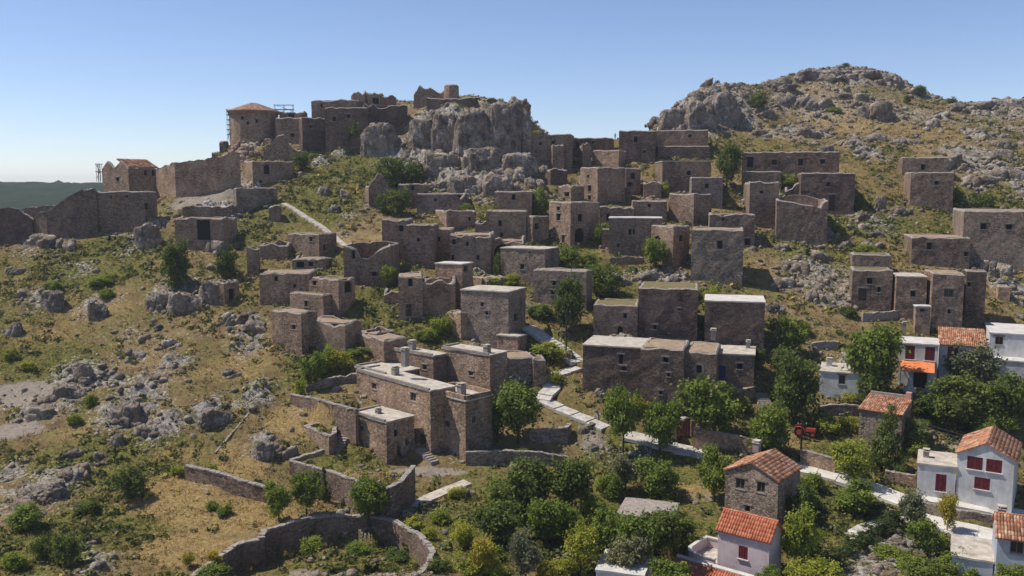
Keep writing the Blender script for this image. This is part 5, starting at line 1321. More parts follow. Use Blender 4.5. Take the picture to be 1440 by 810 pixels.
# the round church with its low tiled cone roof and scaffolding
P = hit(359, 200); m = mpp(P.y+7); rad = 33*m; hc = 45*m; P.x = at(358, 200, P.y+rad).x
ch = prop('church', 'round stone church with a low orange tiled roof on the left ridge', 'church', (P.x, P.y+rad, P.z), 'walls of the ruined castle')
part('wall', ch, 'stone_warm', lambda b: lathe(b, [(rad*1.0, -3), (rad*.99, hc*.5), (rad*.985, hc*.86), (rad*1.03, hc*.88), (rad*1.03, hc*.93)], 20))
ro = part('roof', ch, 'tile_pale', lambda b: lathe(b, [(rad*1.08, hc*.93), (rad*1.08, hc*.95), (rad*.5, hc*1.12), (rad*.1, hc*1.2)], 20))
N_ = 20
tv = []; tf = []
for k in range(N_):
    a0, a1 = 2*math.pi*k/N_, 2*math.pi*(k+1)/N_
    e0, e1 = Vector((math.cos(a0), math.sin(a0), 0)), Vector((math.cos(a1), math.sin(a1), 0))
    z_ = Vector((0, 0, 1))
    tile_slope(ro, e0*rad*1.1+z_*hc*.955, e1*rad*1.1+z_*hc*.955, e0*rad*.12+z_*hc*1.21, e1*rad*.12+z_*hc*1.21, M['tile_pale'], .6, .8)
for u, v in ((353, 164), (360, 171), (371, 168)):
    aa = math.radians(-90+(u-359)/32*60)
    def wn_(b): box(b, (math.cos(aa)*rad*.985, math.sin(aa)*rad*.985, hc*(197-v)/46), (.25, .55, .8), Matrix.Rotation(aa, 3, 'Z'))
    part('window', ch, 'interior_shade', wn_)  # solid near-black block, the opening's shade given as colour
def scaffold(u0, u1, v0, v1, label, d, levels=5):
    A = at(u0, v1, d); B = at(u1, v1, d); zt = at(u0, v0, d).z
    r_ = prop('scaffolding', label, 'scaffold', A, 'scaffolding on the castle')
    L = B.x-A.x; hh = zt-A.z
    def up(b):
        for x in (0, L/2, L):
            for y in (0, 1.0): tube(b, [(x, y, -.5), (x, y, hh)], .05, 5)
    part('upright', r_, 'metal', up)['kind'] = 'stuff'
    for k in range(1, levels+1):
        z = hh*k/levels*.97
        part('ledger', r_, 'metal', lambda b: (tube(b, [(-.2, 0, z), (L+.2, 0, z)], .06, 5), tube(b, [(-.2, 1, z), (L+.2, 1, z)], .06, 5)))
        if k < levels: part('plank', r_, 'weathered_wood', lambda b: box(b, (L/2, .5, z-.12), (L, .7, .08)))
    part('brace', r_, 'metal', lambda b: (tube(b, [(0, -.05, 0), (L, -.05, hh*.5)], .05, 5), tube(b, [(L, -.05, hh*.5), (0, -.05, hh)], .05, 5)))
scaffold(320, 327, 153, 196, 'grey scaffold tower against the left side of the round church', P.y+3, 6)
scaffold(386, 412, 147, 166, 'scaffold frame behind the church roof on the right', P.y+12, 3)
scaffold(136, 141, 230, 252, 'small scaffold at the left end of the gabled hall', hit(139, 330).y+2, 2)
# ruined pillar and turret on the ridge
house('ruined_tower', 'broken stub of a pillar on the skyline', 'left of the scaffolded church', (309,309,318,198,222), a=0, roof='ruin', mat='stone', dep=2, rough=.6, d=224, group='ruins on top of the castle rock')
house('ruined_wall', 'low stub wall left of the broken skyline pillar', '', (298,298,311,214,226), a=0, roof='ruin', mat='stone', dep=2.5, rough=.4, d=224, group='ruins on top of the castle rock')
PT = at(635, 147, 238); mt = mpp(238)
tu = prop('turret', 'small round turret stump at the highest point of the castle rock', 'turret', PT, 'ruins on top of the castle rock')
part('wall', tu, 'stone_warm', lambda b: lathe(b, [(10.5*mt, -4), (10.5*mt, 9*mt), (10*mt, 25*mt), (8*mt, 26.5*mt), (6*mt, 24*mt), (1*mt, 23*mt)], 14))
# tiled roofs of the gabled hall
hi = HOUSES['hall']
hr = hi['root']; zz = hi['h']
sroof = part('tiled_roof', hr, 'tile_pale', lambda b: slab_mesh(b, [hi['r']*.2+hi['l']*.2+Vector((0,0,zz+.15)), hi['r']*(hi['Lr']-.1)+hi['l']*.2+Vector((0,0,zz+.15)), hi['r']*(hi['Lr']-.1)+hi['l']*(hi['Ll']*.45)+Vector((0,0,zz+2.0)), hi['r']*.2+hi['l']*(hi['Ll']*.45)+Vector((0,0,zz+2.0))], .15, sub=2))
tile_slope(sroof, hi['r']*.2+hi['l']*.2+Vector((0,0,zz+.2)), hi['r']*(hi['Lr']-.1)+hi['l']*.2+Vector((0,0,zz+.2)), hi['r']*.2+hi['l']*(hi['Ll']*.45)+Vector((0,0,zz+2.05)), hi['r']*(hi['Lr']-.1)+hi['l']*(hi['Ll']*.45)+Vector((0,0,zz+2.05)), M['tile_old'], .5, .7)
# parapets on the restored roofs
for key in ('K3',):
    i_ = HOUSES[key]
    for a_, b_ in ((0, 1), (1, 2), (2, 3), (3, 0)):
        c0, c1 = i_['cs'][a_], i_['cs'][b_]; dirv = (c1-c0).normalized(); nn = Vector((dirv.y, -dirv.x, 0))
        def pp(b): box(b, (c0+c1)/2-nn*.12+Vector((0, 0, i_['zr']+.27)), ((c1-c0).length-.52, .38, .62), Matrix((dirv, nn, Vector((0, 0, 1)))).transposed())
        part('parapet', i_['root'], 'stone_warm', pp)
for key in ('K2', 'K2b', 'K4', 'K5', 'K6'):
    i_ = HOUSES[key]
    for a_, b_ in ((2, 3), (3, 0)):
        c0, c1 = i_['cs'][a_], i_['cs'][b_]; dirv = (c1-c0).normalized(); nn = Vector((dirv.y, -dirv.x, 0))
        def pp(b): box(b, (c0+c1)/2+nn*.0+Vector((0, 0, i_['zr']+.1)), ((c1-c0).length-.4, .3, .3), Matrix((dirv, nn, Vector((0, 0, 1)))).transposed())
        part('roof_kerb', i_['root'], 'coping', pp)
# orange awning
P = at(1296, 526, HOUSES['awninghouse']['P'].y-1.0)
hi = HOUSES['awninghouse']; m = mpp(P.y)
aw = prop('awning', 'bright orange awning over the doorway of the red-shuttered grey house', 'awning', hi['P'])
e, n_ = hi['r'], -hi['l']
z1 = at(1290, 506, hi['P'].y).z-hi['P'].z
def can(b): slab_mesh(b, [e*.3+n_*2.4+Vector((0,0,z1-1.15)), e*(hi['Lr']-.4)+n_*2.4+Vector((0,0,z1-1.15)), e*(hi['Lr']-.4)+n_*.05+Vector((0,0,z1)), e*.3+n_*.05+Vector((0,0,z1))], .05, sub=4, wob=.04)
part('canopy', aw, 'orange_cloth', can)
for s_ in (.35, hi['Lr']-.45): part('post', aw, 'metal', lambda b: tube(b, [e*s_+n_*2.35+Vector((0,0,-.5)), e*s_+n_*2.35+Vector((0,0,z1-1.2))], .05, 6))
# white domed chimney-like cupola
P = hit(1279, 556); m = mpp(P.y)*1.1
cu = prop('cupola', 'white bell-shaped cupola with a knob standing among the trees', 'cupola', P)
part('drum', cu, 'white_wall', lambda b: lathe(b, [(6*m, -1), (6*m, 4*m), (7*m, 5*m)], 14))
part('dome', cu, 'roof_white', lambda b: lathe(b, [(8.2*m, 4*m), (8.0*m, 6*m), (5.5*m, 10*m), (3.2*m, 14*m), (2.6*m, 19*m), (3.1*m, 20*m), (2.6*m, 22*m), (1.0*m, 23.5*m)], 14), True)
ck = HOUSES['cottage']
part('gable_pier', ck['root'], 'trim_pink', lambda b: box(b, ck['r']*(ck['Lr']-.3)+ck['l']*(ck['Ll']-.2)+Vector((0,0,ck['h']+.9)), (.7,.7,2.2), Matrix.Rotation(R(-36),3,'Z')))
part('parapet', ck['root'], 'coping', lambda b: box(b, ck['r']*(ck['Lr']/2)+ck['l']*(ck['Ll']+.0)+Vector((0,0,ck['h']+.75)), (ck['Lr'],.4,1.5), Matrix.Rotation(R(-36),3,'Z')))
# curved terrace of the pink house with its own tiled lean-to
pk = HOUSES['V8']; P0 = pk['P']; l_, r_ = pk['l'], pk['r']
tz = at(1010, 762, P0.y+4).z-P0.z
base = l_*pk['Ll']
tr = prop('terrace', 'white-walled rounded terrace beside the pink house with a tiled lean-to below', 'terrace', P0+base)
pl = [Vector((0,0,0))-r_*.0+l_*.05]
arc = [l_*0.05-r_*.6, l_*2.2-r_*.6, l_*3.0-r_*.2, l_*3.4+r_*.6, l_*3.4+r_*2.5, l_*3.2+r_*4.2, l_*.05+r_*4.4]
ztop = at(985, 779, (P0+base+arc[1]).y).z-P0.z; 
def tw(b):
    prev = None
    n2 = len(arc)
    for i in range(n2-1):
        c0, c1 = arc[i], arc[i+1]; dv = (c1-c0).normalized(); nn = Vector((dv.y, -dv.x, 0))
        box(b, (c0+c1)/2+Vector((0,0,(ztop-4)/2)), ((c1-c0).length+.16, .25, ztop+4), Matrix((dv, nn, Vector((0,0,1)))).transposed())
part('parapet_wall', tr, 'pink_wall', tw)
def tcop(b):
    for i in range(len(arc)-1):
        c0, c1 = arc[i], arc[i+1]; dv = (c1-c0).normalized(); nn = Vector((dv.y, -dv.x, 0))
        box(b, (c0+c1)/2+Vector((0,0,ztop+.06+.004*i)), ((c1-c0).length+.25, .4, .14), Matrix((dv, nn, Vector((0,0,1)))).transposed())
part('coping', tr, 'roof_white', tcop)
def tfl(b):
    f = [b.verts.new(c+Vector((0,0,ztop-1.0))) for c in arc]; b.faces.new(f)
part('floor', tr, 'roof_plaster', tfl)
ze = ztop-.75
ln = prop('lean_to', 'orange tiled lean-to roof in front of the pink house terrace at the bottom edge', 'roof', P0)
def q_(a, b, z): return l_*a+r_*b+Vector((0,0,z))
E0, E1, R0_, R1_ = q_(pk['Ll']+4.2,-3.6,ze-1.5), q_(.6,-3.6,ze-1.5), q_(pk['Ll']+4.2,-.75,ze), q_(.6,-.75,ze)
lr = part('roof', ln, 'tile_new', lambda b: slab_mesh(b, [E0, E1, R1_, R0_], .12, sub=2, wob=.01))
tile_slope(lr, E0, E1, R0_, R1_, M['tile_new'])
part('flashing', ln, 'roof_white', lambda b: slab_mesh(b, [q_(pk['Ll']+4.2,-1.0,ze+.12), q_(.6,-1.0,ze+.12), q_(.6,-.74,ze+.3), q_(pk['Ll']+4.2,-.74,ze+.3)], .1, sub=2, wob=.01))
part('wall', ln, 'pink_wall', lambda b: box(b, q_((pk['Ll']+4.8)/2, -2.0, ze-3.3), (2.4, pk['Ll']+3.2, 4.0), Matrix.Rotation(R(52),3,'Z')))
# red gate, utility poles and wires
P = hit(961, 614); m = mpp(P.y)
g_ = prop('gate', 'dark red metal gate between rough stone piers beside the lower path', 'gate', P)
for i in range(5): part('board', g_, 'red_paint', lambda b: box(b, (-.75+.37*i, 0, 1.05), (.34, .06, 2.1)))
for s_ in (-1, 1): part('pier', g_, 'stone_warm', lambda b: box(b, (s_*1.3, 0, .9), (.6, .6, 2.8)))
def pole(u, vb, vt, label):
    P = hit(u, vb); h_ = (vb-vt)*mpp(P.y)
    o = prop('utility_pole', label, 'utility pole', P, 'wooden utility poles')
    part('shaft', o, 'pole', lambda b: tube(b, [(0,0,-.6),(0,0,h_*.5),(0,0,h_)], [.14,.125,.1], 8))
    part('crossarm', o, 'pole', lambda b: box(b, (0,-.12,h_-.45), (1.3,.1,.12)))
    for x in (-.55, .55): part('insulator', o, 'roof_white', lambda b: tube(b, [(x,-.12,h_-.4),(x,-.12,h_-.2)], .05, 6))
    return Vector((P.x, P.y, P.z+h_-.2))
T1 = pole(796, 503, 434, 'thin dark utility pole beside the steps of the white path')
T2 = pole(1093, 514, 432, 'dark utility pole right of the windowless block with a white rim')
T3 = pole(1126, 645, 590, 'short utility pole by the lane left of the tractor')
def wires(a, b, label, n=3, sag=1.2, sep=.35):
    o = prop('power_line', label, 'power line', a, 'overhead wires')
    for k in range(n):
        def w_(bm_):
            pts_ = []
            for i in range(13):
                t = i/12; p = a.lerp(b, t)-a; p.z -= sag*4*t*(1-t)-k*sep; p.x += (k-1)*.4
                pts_.append(p)
            tube(bm_, pts_, .018, 4)
        part('wire', o, 'metal', w_)
wires(at(1150, 543, 128), at(1475, 648, 104), 'three sagging wires crossing the gardens on the right')
# tractor
P = hit(1132, 613); 
tr_ = prop('tractor', 'small orange red tractor parked under a dark tree by the lane', 'tractor', P); tr_.rotation_euler = (0,0,R(-25))
part('hood', tr_, 'red_machine', lambda b: (box(b, (.75,0,.95), (1.3,.62,.5)), box(b, (1.42,0,.9), (.08,.56,.44))), )
part('chassis', tr_, 'rubber', lambda b: box(b, (.2,0,.6), (2.3,.4,.3)))
for s_ in (-1, 1):
    w_ = part('wheel', tr_, 'rubber', lambda b: tube(b, [(-.7,s_*.55,.68),(-.7,s_*.9,.68)], .68, 18))
    part('rim', w_, 'red_machine', lambda b: tube(b, [(-.7,s_*.6,.68),(-.7,s_*.93,.68)], .36, 14))
    w_ = part('wheel', tr_, 'rubber', lambda b: tube(b, [(1.1,s_*.5,.42),(1.1,s_*.74,.42)], .42, 16))
    part('rim', w_, 'red_machine', lambda b: tube(b, [(1.1,s_*.55,.42),(1.1,s_*.77,.42)], .22, 12))
    part('mudguard', tr_, 'red_machine', lambda b: [box(b, (-.7+.76*math.cos(t),s_*.72,.68+.76*math.sin(t)), (.34,.42,.05), Matrix.Rotation(math.pi/2-t,3,'Y')) for t in [0.3+i*.36 for i in range(7)]])
part('seat', tr_, 'rubber', lambda b: (box(b, (-.55,0,1.15), (.5,.5,.12)), box(b, (-.8,0,1.4), (.1,.5,.5))))
part('steering_wheel', tr_, 'rubber', lambda b: (tube(b, [(.05,0,1.1),(-.12,0,1.5)], .03, 6), tube(b, [(-.12,0,1.5),(-.13,0,1.53)], .22, 12)))
part('exhaust', tr_, 'metal', lambda b: tube(b, [(.8,.2,1.1),(.8,.2,1.75)], .05, 8))
# two walkers on the skyline
def person(u, vb, h, label, shirt, pants, ang, d):
    P = at(u, vb, d)
    P.z = zW-.03
    o = prop('person', label, 'person', P, 'walkers on the ridge'); o.rotation_euler = (0,0,ang); s = h/1.75
    J = {'pel':(0,0,.95,.13),'chest':(0,0,1.3,.15),'neck':(0,0,1.5,.055),'head':(0,.01,1.63,.1),'top':(0,0,1.74,.07),
         'shl':(-.19,0,1.42,.06),'ell':(-.26,.02,1.14,.042),'hal':(-.24,.1,.9,.03),'shr':(.19,0,1.42,.06),'elr':(.26,-.02,1.14,.042),'har':(.25,.06,.9,.03),
         'hil':(-.1,0,.88,.09),'knl':(-.11,.06,.48,.06),'anl':(-.11,.0,.08,.042),'fol':(-.11,.16,.03,.035),'hir':(.1,0,.88,.09),'knr':(.11,.0,.48,.06),'anr':(.11,-.1,.1,.042),'for_':(.11,.06,.03,.035)}
    E = [('pel','chest'),('chest','neck'),('neck','head'),('head','top'),('chest','shl'),('shl','ell'),('ell','hal'),('chest','shr'),('shr','elr'),('elr','har'),('pel','hil'),('hil','knl'),('knl','anl'),('anl','fol'),('pel','hir'),('hir','knr'),('knr','anr'),('anr','for_')]
    names = list(J); me_ = bpy.data.meshes.new('body'); me_.from_pydata([Vector(J[k][:3])*s for k in names], [(names.index(a), names.index(b)) for a, b in E], [])
    b = link('body', me_, o); b.modifiers.new('skin','SKIN'); b.modifiers.new('sub','SUBSURF').levels = 1; b.modifiers['sub'].render_levels = 1
    for i, k in enumerate(names):
        me_.skin_vertices[0].data[i].radius = (J[k][3]*s, J[k][3]*s); me_.skin_vertices[0].data[i].use_root = (k == 'pel')
    me_.materials.append(mk_plain('skin_cloth_'+shirt, *{'dark': ((.05,.05,.06),(.08,.08,.09)), 'pale': ((.25,.27,.3),(.35,.37,.4))}[shirt], 3))
    part('hair', o, 'wood', lambda b_: lathe(b_, [(.1*s,1.64*s),(.115*s,1.7*s),(.09*s,1.77*s),(.03*s,1.8*s)], 10))
    return o
try:
    dz = 236.0
    person(865, 196.6, 1.85, 'walker in pale clothes standing on the ridge against the sky', 'pale', 0, .4, dz)
    person(873, 196.6, 1.85, 'walker in dark clothes just left of the tall dark ridge house', 'dark', 0, -.5, dz)
except Exception as ex_: print('person', ex_)
# ================================================================== trees and shrubs of the photograph
for q in [('standard',392,734,679,42),('standard',431,728,667,50),('column',457,706,655,20),('mid',518,737,673,62),
 ('mid',438,549,500,34),('bush_light',452,528,488,36),('bush_light',476,518,488,36),('bush_light',424,562,528,22),
 ('bush',183,703,648,52),('dark',247,406,344,48),('bush',323,390,346,36),('bush',92,796,745,44),('bush',60,786,748,36),('bush_mid',20,800,768,40),('bush_mid',40,745,705,60),('bush',125,720,700,40),
 ('bush',495,208,172,34),('bush',552,260,217,48),('bush',578,256,226,36),('bush',425,240,213,28),('dark',1022,266,207,46),('bush',1065,152,128,34),('bush_mid',1173,160,148,24),('bush',1294,136,121,22),('bush',1188,97,88,18),('bush',1383,294,271,36),('bush',1338,147,137,16),('bush',1275,146,134,12),('bush',935,152,143,14),('bush_mid',445,225,215,20),
 ('mid',549,405,374,28),('bush',562,304,264,40),('bush',540,300,270,26),('bush_mid',757,303,262,34),('bush_mid',797,380,338,44),('bush_mid',845,345,310,28),('mid',922,382,337,42),('bush',848,416,366,44),('bush_mid',828,390,370,26),('dark',796,466,390,48),('bush_light',830,376,352,30),
 ('bush',704,390,352,20),('bush_light',714,402,384,30),('bush_mid',700,300,284,24),('bush_mid',653,300,284,20),('bush_light',690,405,388,26),('bush_light',580,440,418,30),('bush_light',620,470,440,40),('bush_mid',600,478,462,34),('bush_light',768,506,478,56),('bush_light',560,420,402,24),
 ('mid',728,625,540,74),('dark',700,622,566,40),('standard',876,640,550,56),('standard',928,640,564,60),('mid',1004,618,538,86),('mid',1079,640,570,66),('dark',1118,596,502,64),('mid',1112,502,448,54),('dark',1100,530,490,40),
 ('mid',1229,560,458,84),('dark',1230,574,520,50),('olive',1366,548,476,76),('dark',1335,598,528,90),('dark',1312,600,556,60),('dark',1376,600,540,80),('dark',1422,606,516,56),('mid',1400,615,570,60),
 ('conifer',1247,662,566,56),('light',1200,676,612,62),('mid',1200,724,682,72),('olive',1284,746,684,50),('yellow',1332,748,696,34),('mid',1304,786,732,58),('light',1126,802,716,64),('dark',1124,736,676,40),('mid',1004,704,634,58),('bush_mid',1032,676,650,34),
 ('dark',702,764,698,78),('dark',745,724,640,92),('dark',800,726,642,84),('mid',770,768,700,66),('olive',880,694,642,52),('mid',926,696,646,66),('bush_mid',860,700,660,40),
 ('light',818,806,728,64),('mid',850,776,714,60),('mid',900,800,720,76),('dark',925,790,716,80),('dark',955,762,722,50),('olive',880,816,752,62),('mid',945,826,790,60),('bush_mid',936,724,700,28),
 ('yellow',682,814,750,44),('olive',740,822,752,56),('yellow',770,822,788,40),('light',648,772,728,40),('bush_mid',690,790,760,50),('mid',800,758,712,50),
 ('bush_light',1170,612,584,44),('bush_light',1192,606,582,34),('bush_mid',1145,690,660,34),('mid',1380,622,590,40),('bush_mid',1130,470,448,24),('bush',1192,446,428,26),('bush_mid',1215,412,400,16),
 ('bush_light',1218,358,342,40),('bush_light',1180,330,312,24),('bush_mid',1110,265,244,36),('bush',1208,296,270,18),('bush_mid',1345,284,262,22),('bush_light',935,276,255,22),('bush_light',860,300,286,16),
 ('mid',1350,812,776,60),('dark',1300,822,784,60),('bush_mid',1250,790,762,50),('light',1160,830,786,60),('light',1120,828,785,50),('bush_mid',1330,782,760,30),('mid',1420,838,795,50),
 ('mid',705,722,676,52),('bush_mid',850,748,722,44),('bush_light',665,812,775,46),('bush_light',790,812,784,40),('mid',872,780,738,56),('mid',1135,782,742,48),('bush_mid',1282,806,776,44),('bush_mid',1322,806,780,40),('light',835,735,696,46),
 ('bush_light',700,812,785,44),('bush',620,806,784,40),('mid',1080,828,798,44),('bush_light',1045,690,668,26),('bush_mid',1140,716,690,36),('bush_mid',1290,640,616,40),('bush_mid',1365,640,618,36),('bush_mid',1410,636,608,40),('mid',1284,626,590,40),('bush_light',1200,570,552,30),('bush_mid',1095,560,536,36),('dark',1060,520,490,36),('bush_mid',1040,580,556,40),('bush_light',848,692,668,34),
 ('bush_light',640,460,446,24),('bush_mid',505,500,486,36),('bush_mid',525,480,466,24),('bush_light',40,520,506,24),('bush_mid',140,402,388,34),('bush_mid',150,420,402,24),('bush_light',150,395,384,26),('bush_mid',75,408,394,26),('bush_light',10,505,490,22),('bush_mid',103,598,580,24),('bush_light',255,668,650,26),('bush_light',300,668,648,22),('bush_mid',130,570,552,20),('bush_mid',315,726,708,26),('bush_mid',300,716,700,24),
 ('yellow',266,798,778,20),('yellow',302,796,772,24),('bush_mid',300,814,790,50),('bush_light',452,700,680,20),('bush_mid',440,776,752,40),('bush_mid',505,776,758,44),('bush',560,790,770,40),('bush_light',585,745,725,30),('bush_light',620,735,712,34),('bush_light',640,700,682,30),('bush_light',600,760,740,24),
 ('bush_mid',700,640,628,40),('bush_mid',740,642,628,40),('bush_light',870,576,548,36),('bush_light',895,580,552,34),('bush_light',780,540,520,24),('bush_mid',760,445,425,40),('bush_mid',975,420,400,30),('bush_light',1000,420,404,26),('bush_mid',1050,430,410,24)]:
    tree(q[0], q[1], q[2], q[3], q[4]*(.98 if q[2] > 660 and q[1] > 640 else 1.0))
# the clipped dark hedge that runs down to the right
hv = []; hf = []; ht_ = []
hp = [hit(u, v) for u, v in ((1150,812),(1180,792),(1212,770),(1240,752),(1268,734))]
hedge = prop('hedge', 'long dark green hedge running diagonally between the gardens at lower right', 'hedge', hp[0])
g_ = np.random.default_rng(5); lob = []
for a_, b_ in zip(hp, hp[1:]):
    for k in range(5):
        p = a_.lerp(b_, k/5)-hp[0]; lob.append(((p.x+g_.uniform(-.3,.3), p.y+g_.uniform(-.3,.3), p.z+.9), (1.1, 1.1, 1.0)))
V_, F_, t_ = leaf_cloud(77, lob, 260, 34, .13, .36, .9, .55)
link('foliage', np_mesh('foliage', V_, F_, M['hedge_leaf'], {'tint': t_}), hedge)
part('stem', hedge, 'bark', lambda b: [tube(b, [hp[i].lerp(hp[i+1], k/4)-hp[0]+Vector((0,0,-.3)), hp[i].lerp(hp[i+1], k/4)-hp[0]+Vector((.1,0,1.0))], .06, 5) for i in range(4) for k in range(4)])
# ================================================================== ground cover: grass, scrub, stones
def scatter(n, seed, dens):
    g = np.random.default_rng(seed)
    y = 62+(345-62)*g.random(n*3)**1.05; x = (g.random(n*3)*2-1)*(.62*y+8)
    i = np.clip(np.searchsorted(GX, x)-1, 0, nx-2); j = np.clip(np.searchsorted(GY, y)-1, 0, ny-2)
    keep = ~BLOCK[j, i] & ~BLOCK[j+1, i] & ~BLOCK[j, i+1] & ~BLOCK[j+1, i+1]
    w = dens(x, y, i, j); keep &= g.random(n*3) < w
    x, y, i, j = (a[keep][:n] for a in (x, y, i, j))
    return x, y, Zat(x, y), i, j, g
# grass tufts
x, y, z, i, j, g = scatter(90000, 1, lambda x, y, i, j: np.clip(.75-ROCK[j,i]*.5-BARE[j,i]*.7, .08, 1)*(.35+.65*(fbm(x/5,y/5,61,3) > .45)))
n = len(x); B = 5; sz = (.14+.30*g.random(n))*(.75+y/260)
dirs = g.normal(size=(n, B, 3))*np.array([1,1,.35]); dirs[:,:,2] = np.abs(dirs[:,:,2])+.55; dirs /= np.linalg.norm(dirs, axis=2)[:,:,None]
side = np.cross(dirs, g.normal(size=(n,B,3))); side /= np.linalg.norm(side, axis=2)[:,:,None]
base_ = np.stack([x, y, z-.04], -1)[:,None]+g.normal(size=(n,B,3))*np.array([.16,.16,0])*(sz[:,None,None]/.3)
L_ = (sz[:,None]*g.uniform(.6,1.3,(n,B)))[:,:,None]
V_ = np.stack([base_-side*L_*.16, base_+side*L_*.16, base_+dirs*L_], 2).reshape(-1,3)
tint = np.clip(.42+.35*DRY[j,i]-.42*GREEN[j,i]+(fbm(x/6,y/6,71,3)-.5)*1.1, 0, 1)
tint = np.clip(np.repeat(tint, B)+g.normal(0,.1,n*B), 0, 1)
me = np_mesh('grass', V_, np.arange(n*B*3).reshape(-1,3), M['grass_leaf'], {'tint': np.repeat(tint,3)})
tag(link('grass', me), kind='stuff')
# low scrub
x, y, z, i, j, g = scatter(34000, 2, lambda x, y, i, j: np.clip(.6+.5*GREEN[j,i]-.3*ROCK[j,i]-.9*BARE[j,i]-.65*DRY[j,i], .03, 1)*np.clip((fbm(x/7,y/7,81,4)-.38)*4, .03, 1))
n = len(x); B = 16; sz = (.2+.75*g.random(n)**2.6)*(.8+y/400)
o_ = g.normal(size=(n,B,3)); o_ /= np.linalg.norm(o_,axis=2)[:,:,None]; o_[:,:,2] = np.abs(o_[:,:,2])
c_ = np.stack([x,y,z],-1)[:,None]+o_*sz[:,None,None]*np.array([1,1,.75])*g.uniform(.5,1,(n,B,1))
nr = o_+g.normal(size=(n,B,3))*.5; nr /= np.linalg.norm(nr,axis=2)[:,:,None]
t_ = np.cross(nr, g.normal(size=(n,B,3))); t_ /= np.linalg.norm(t_,axis=2)[:,:,None]; b_ = np.cross(nr,t_)
s_ = (sz[:,None]*g.uniform(.2,.42,(n,B)))[:,:,None]
V_ = np.stack([c_-t_*s_, c_-b_*s_*.7, c_+t_*s_, c_+b_*s_*.7],2).reshape(-1,3)
tint = np.clip(.45-.3*GREEN[j,i]+.2*DRY[j,i]+g.normal(0,.24,n), 0, 1)
tint = np.clip(np.repeat(tint,B)+g.normal(0,.09,n*B),0,1)
me = np_mesh('scrub', V_, np.arange(n*B*4).reshape(-1,4), M['scrub_leaf'], {'tint': np.repeat(tint,4)})
tag(link('scrub', me), kind='stuff')
# loose stones
x, y, z, i, j, g = scatter(16000, 3, lambda x, y, i, j: np.clip(ROCK[j,i]*.9-.15*leftm[j,i]+.06+.08*BARE[j,i], 0, 1))
n = len(x); v0, f0 = ico_dirs(1)
sz = (.12+.5*g.random(n)**3+.25*ROCK[j,i]*g.random(n))*(.7+y/260)
fx_, fy_ = [], []
for wc in FEET:
    for k in range(4):
        a_, b_ = wc[k], wc[(k+1) % 4]; e_ = (b_-a_); nn_ = Vector((e_.y, -e_.x, 0)).normalized()
        for _ in range(int(e_.length*1.6)):
            p_ = a_+e_*g.random()+nn_*(.15+1.3*g.random()**2); fx_.append(p_.x); fy_.append(p_.y)
fx_, fy_ = np.array(fx_), np.array(fy_)
x = np.r_[x, fx_]; y = np.r_[y, fy_]; z = np.r_[z, Zat(fx_, fy_)]; sz = np.r_[sz, .12+.38*g.random(len(fx_))**2.5]; n = len(x)
vv = v0[None]*(1+g.uniform(-.28,.28,(n,len(v0),1)))*sz[:,None,None]*g.uniform(.6,1.25,(n,1,3))*np.array([1,1,.75])
vv = vv+np.stack([x,y,z+sz*.12],-1)[:,None]
ff = (f0[None]+np.arange(n)[:,None,None]*len(v0)).reshape(-1,3)
tag(link('stones', np_mesh('stones', vv.reshape(-1,3), ff, M['rock'])), kind='stuff')
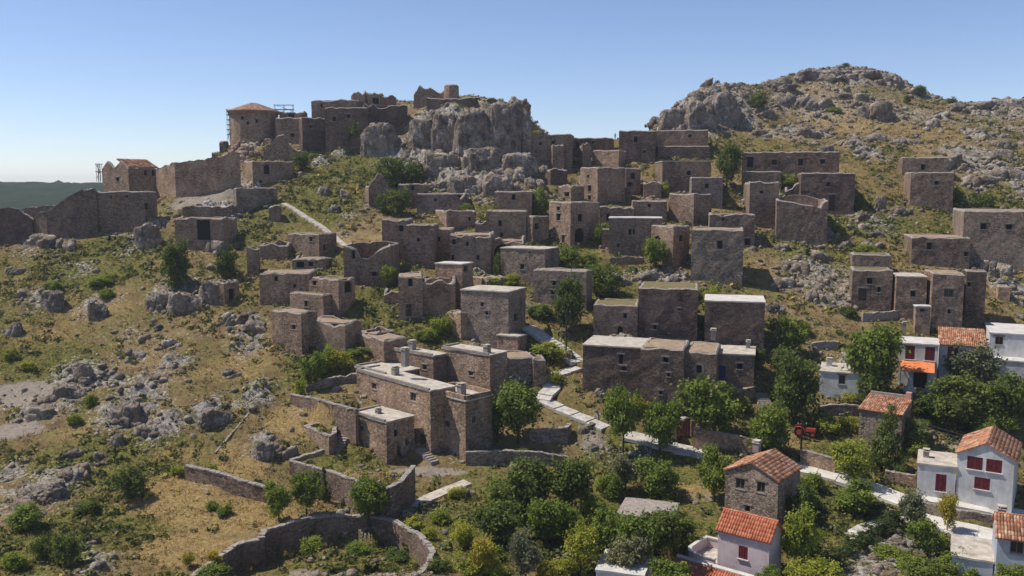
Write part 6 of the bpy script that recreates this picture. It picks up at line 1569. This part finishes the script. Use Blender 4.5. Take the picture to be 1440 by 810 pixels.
# ================================================================== labels that say which one
USED = set()
for o in SC.objects:
    if o.get('label'): USED.add(o['label'])
def rel(u, v, L):
    dx, dy = u-L[0], v-L[1]; far = math.hypot(dx, dy)
    ax = 'right' if dx > 0 else 'left'; ay = 'below' if dy > 0 else 'above'
    if abs(dx) > 1.8*abs(dy): s = {'right': 'right of', 'left': 'left of'}[ax]
    elif abs(dy) > 1.8*abs(dx): s = ay
    else: s = ay+' and '+ax+' of'
    return ('just ' if far < 45 else '')+s
def autolabel(o, u, v, descs):
    Ls = sorted(LANDMARKS, key=lambda L: math.hypot(u-L[0], (v-L[1])*1.2))
    for ds in descs:
        for L in Ls[:4]:
            t = f'{ds} {rel(u, v, L)} the {L[2]}'
            if len(t.split()) <= 16 and t not in USED and not any(x.lower() == t.lower() for x in USED):
                USED.add(t); o['label'] = t; return
    o['label'] = t
for o in SC.objects:
    if o.get('label') and len(o['label'].split()) > 16: print('LONG', o['label'])
SIZ = lambda w: 'small' if w < 28 else ('medium-sized' if w < 52 else 'large')
KD = {'dark': ['dark green tree', 'deep green leafy tree'], 'mid': ['green round tree', 'mid green tree'], 'standard': ['round-headed tree on a bare trunk', 'clear-stemmed green tree'], 'light': ['light green tree', 'fresh green tree'], 'olive': ['grey-green olive tree', 'silvery olive tree'],
      'yellow': ['yellow-green bush-like tree', 'yellowish tree'], 'bush': ['dark green bush', 'dark shrub'], 'bush_mid': ['green bush', 'rounded green shrub'], 'bush_light': ['bright yellow-green bush', 'light green shrub'],
      'conifer': ['dark pointed conifer'], 'column': ['slim dark column-shaped tree']}
for o, u, v, w, k in PLANTS:
    if not o.get('label'): autolabel(o, u, v, [SIZ(w)+' '+d for d in KD[k]]+KD[k])
for o, u, v, w in ROCKS:
    if not o.get('label'): autolabel(o, u, v, [SIZ(w)+' grey rock outcrop', SIZ(w)+' weathered limestone outcrop', 'grey jagged rock'])
print('objects', len(SC.objects), 'houses', len(HOUSES), 'plants', len(PLANTS), 'rocks', len(ROCKS))
# ================================================================== the air
def mk_haze(den):
    m = bpy.data.materials.new('haze'); m.use_nodes = True; t = m.node_tree
    t.nodes.remove(t.nodes['Principled BSDF'])
    v = t.nodes.new('ShaderNodeVolumePrincipled'); v.inputs['Density'].default_value = den
    v.inputs['Color'].default_value = (.86, .91, 1, 1); v.inputs['Anisotropy'].default_value = .2
    t.links.new(v.outputs['Volume'], t.nodes['Material Output'].inputs['Volume']); return m
hb = bmesh.new(); box(hb, (0, 0, CAMZ-10.5), (9200, 9200, 113)); bmesh.ops.recalc_face_normals(hb, faces=hb.faces)
tag(from_bm('haze', hb, mk_haze(.00018)), kind='stuff')
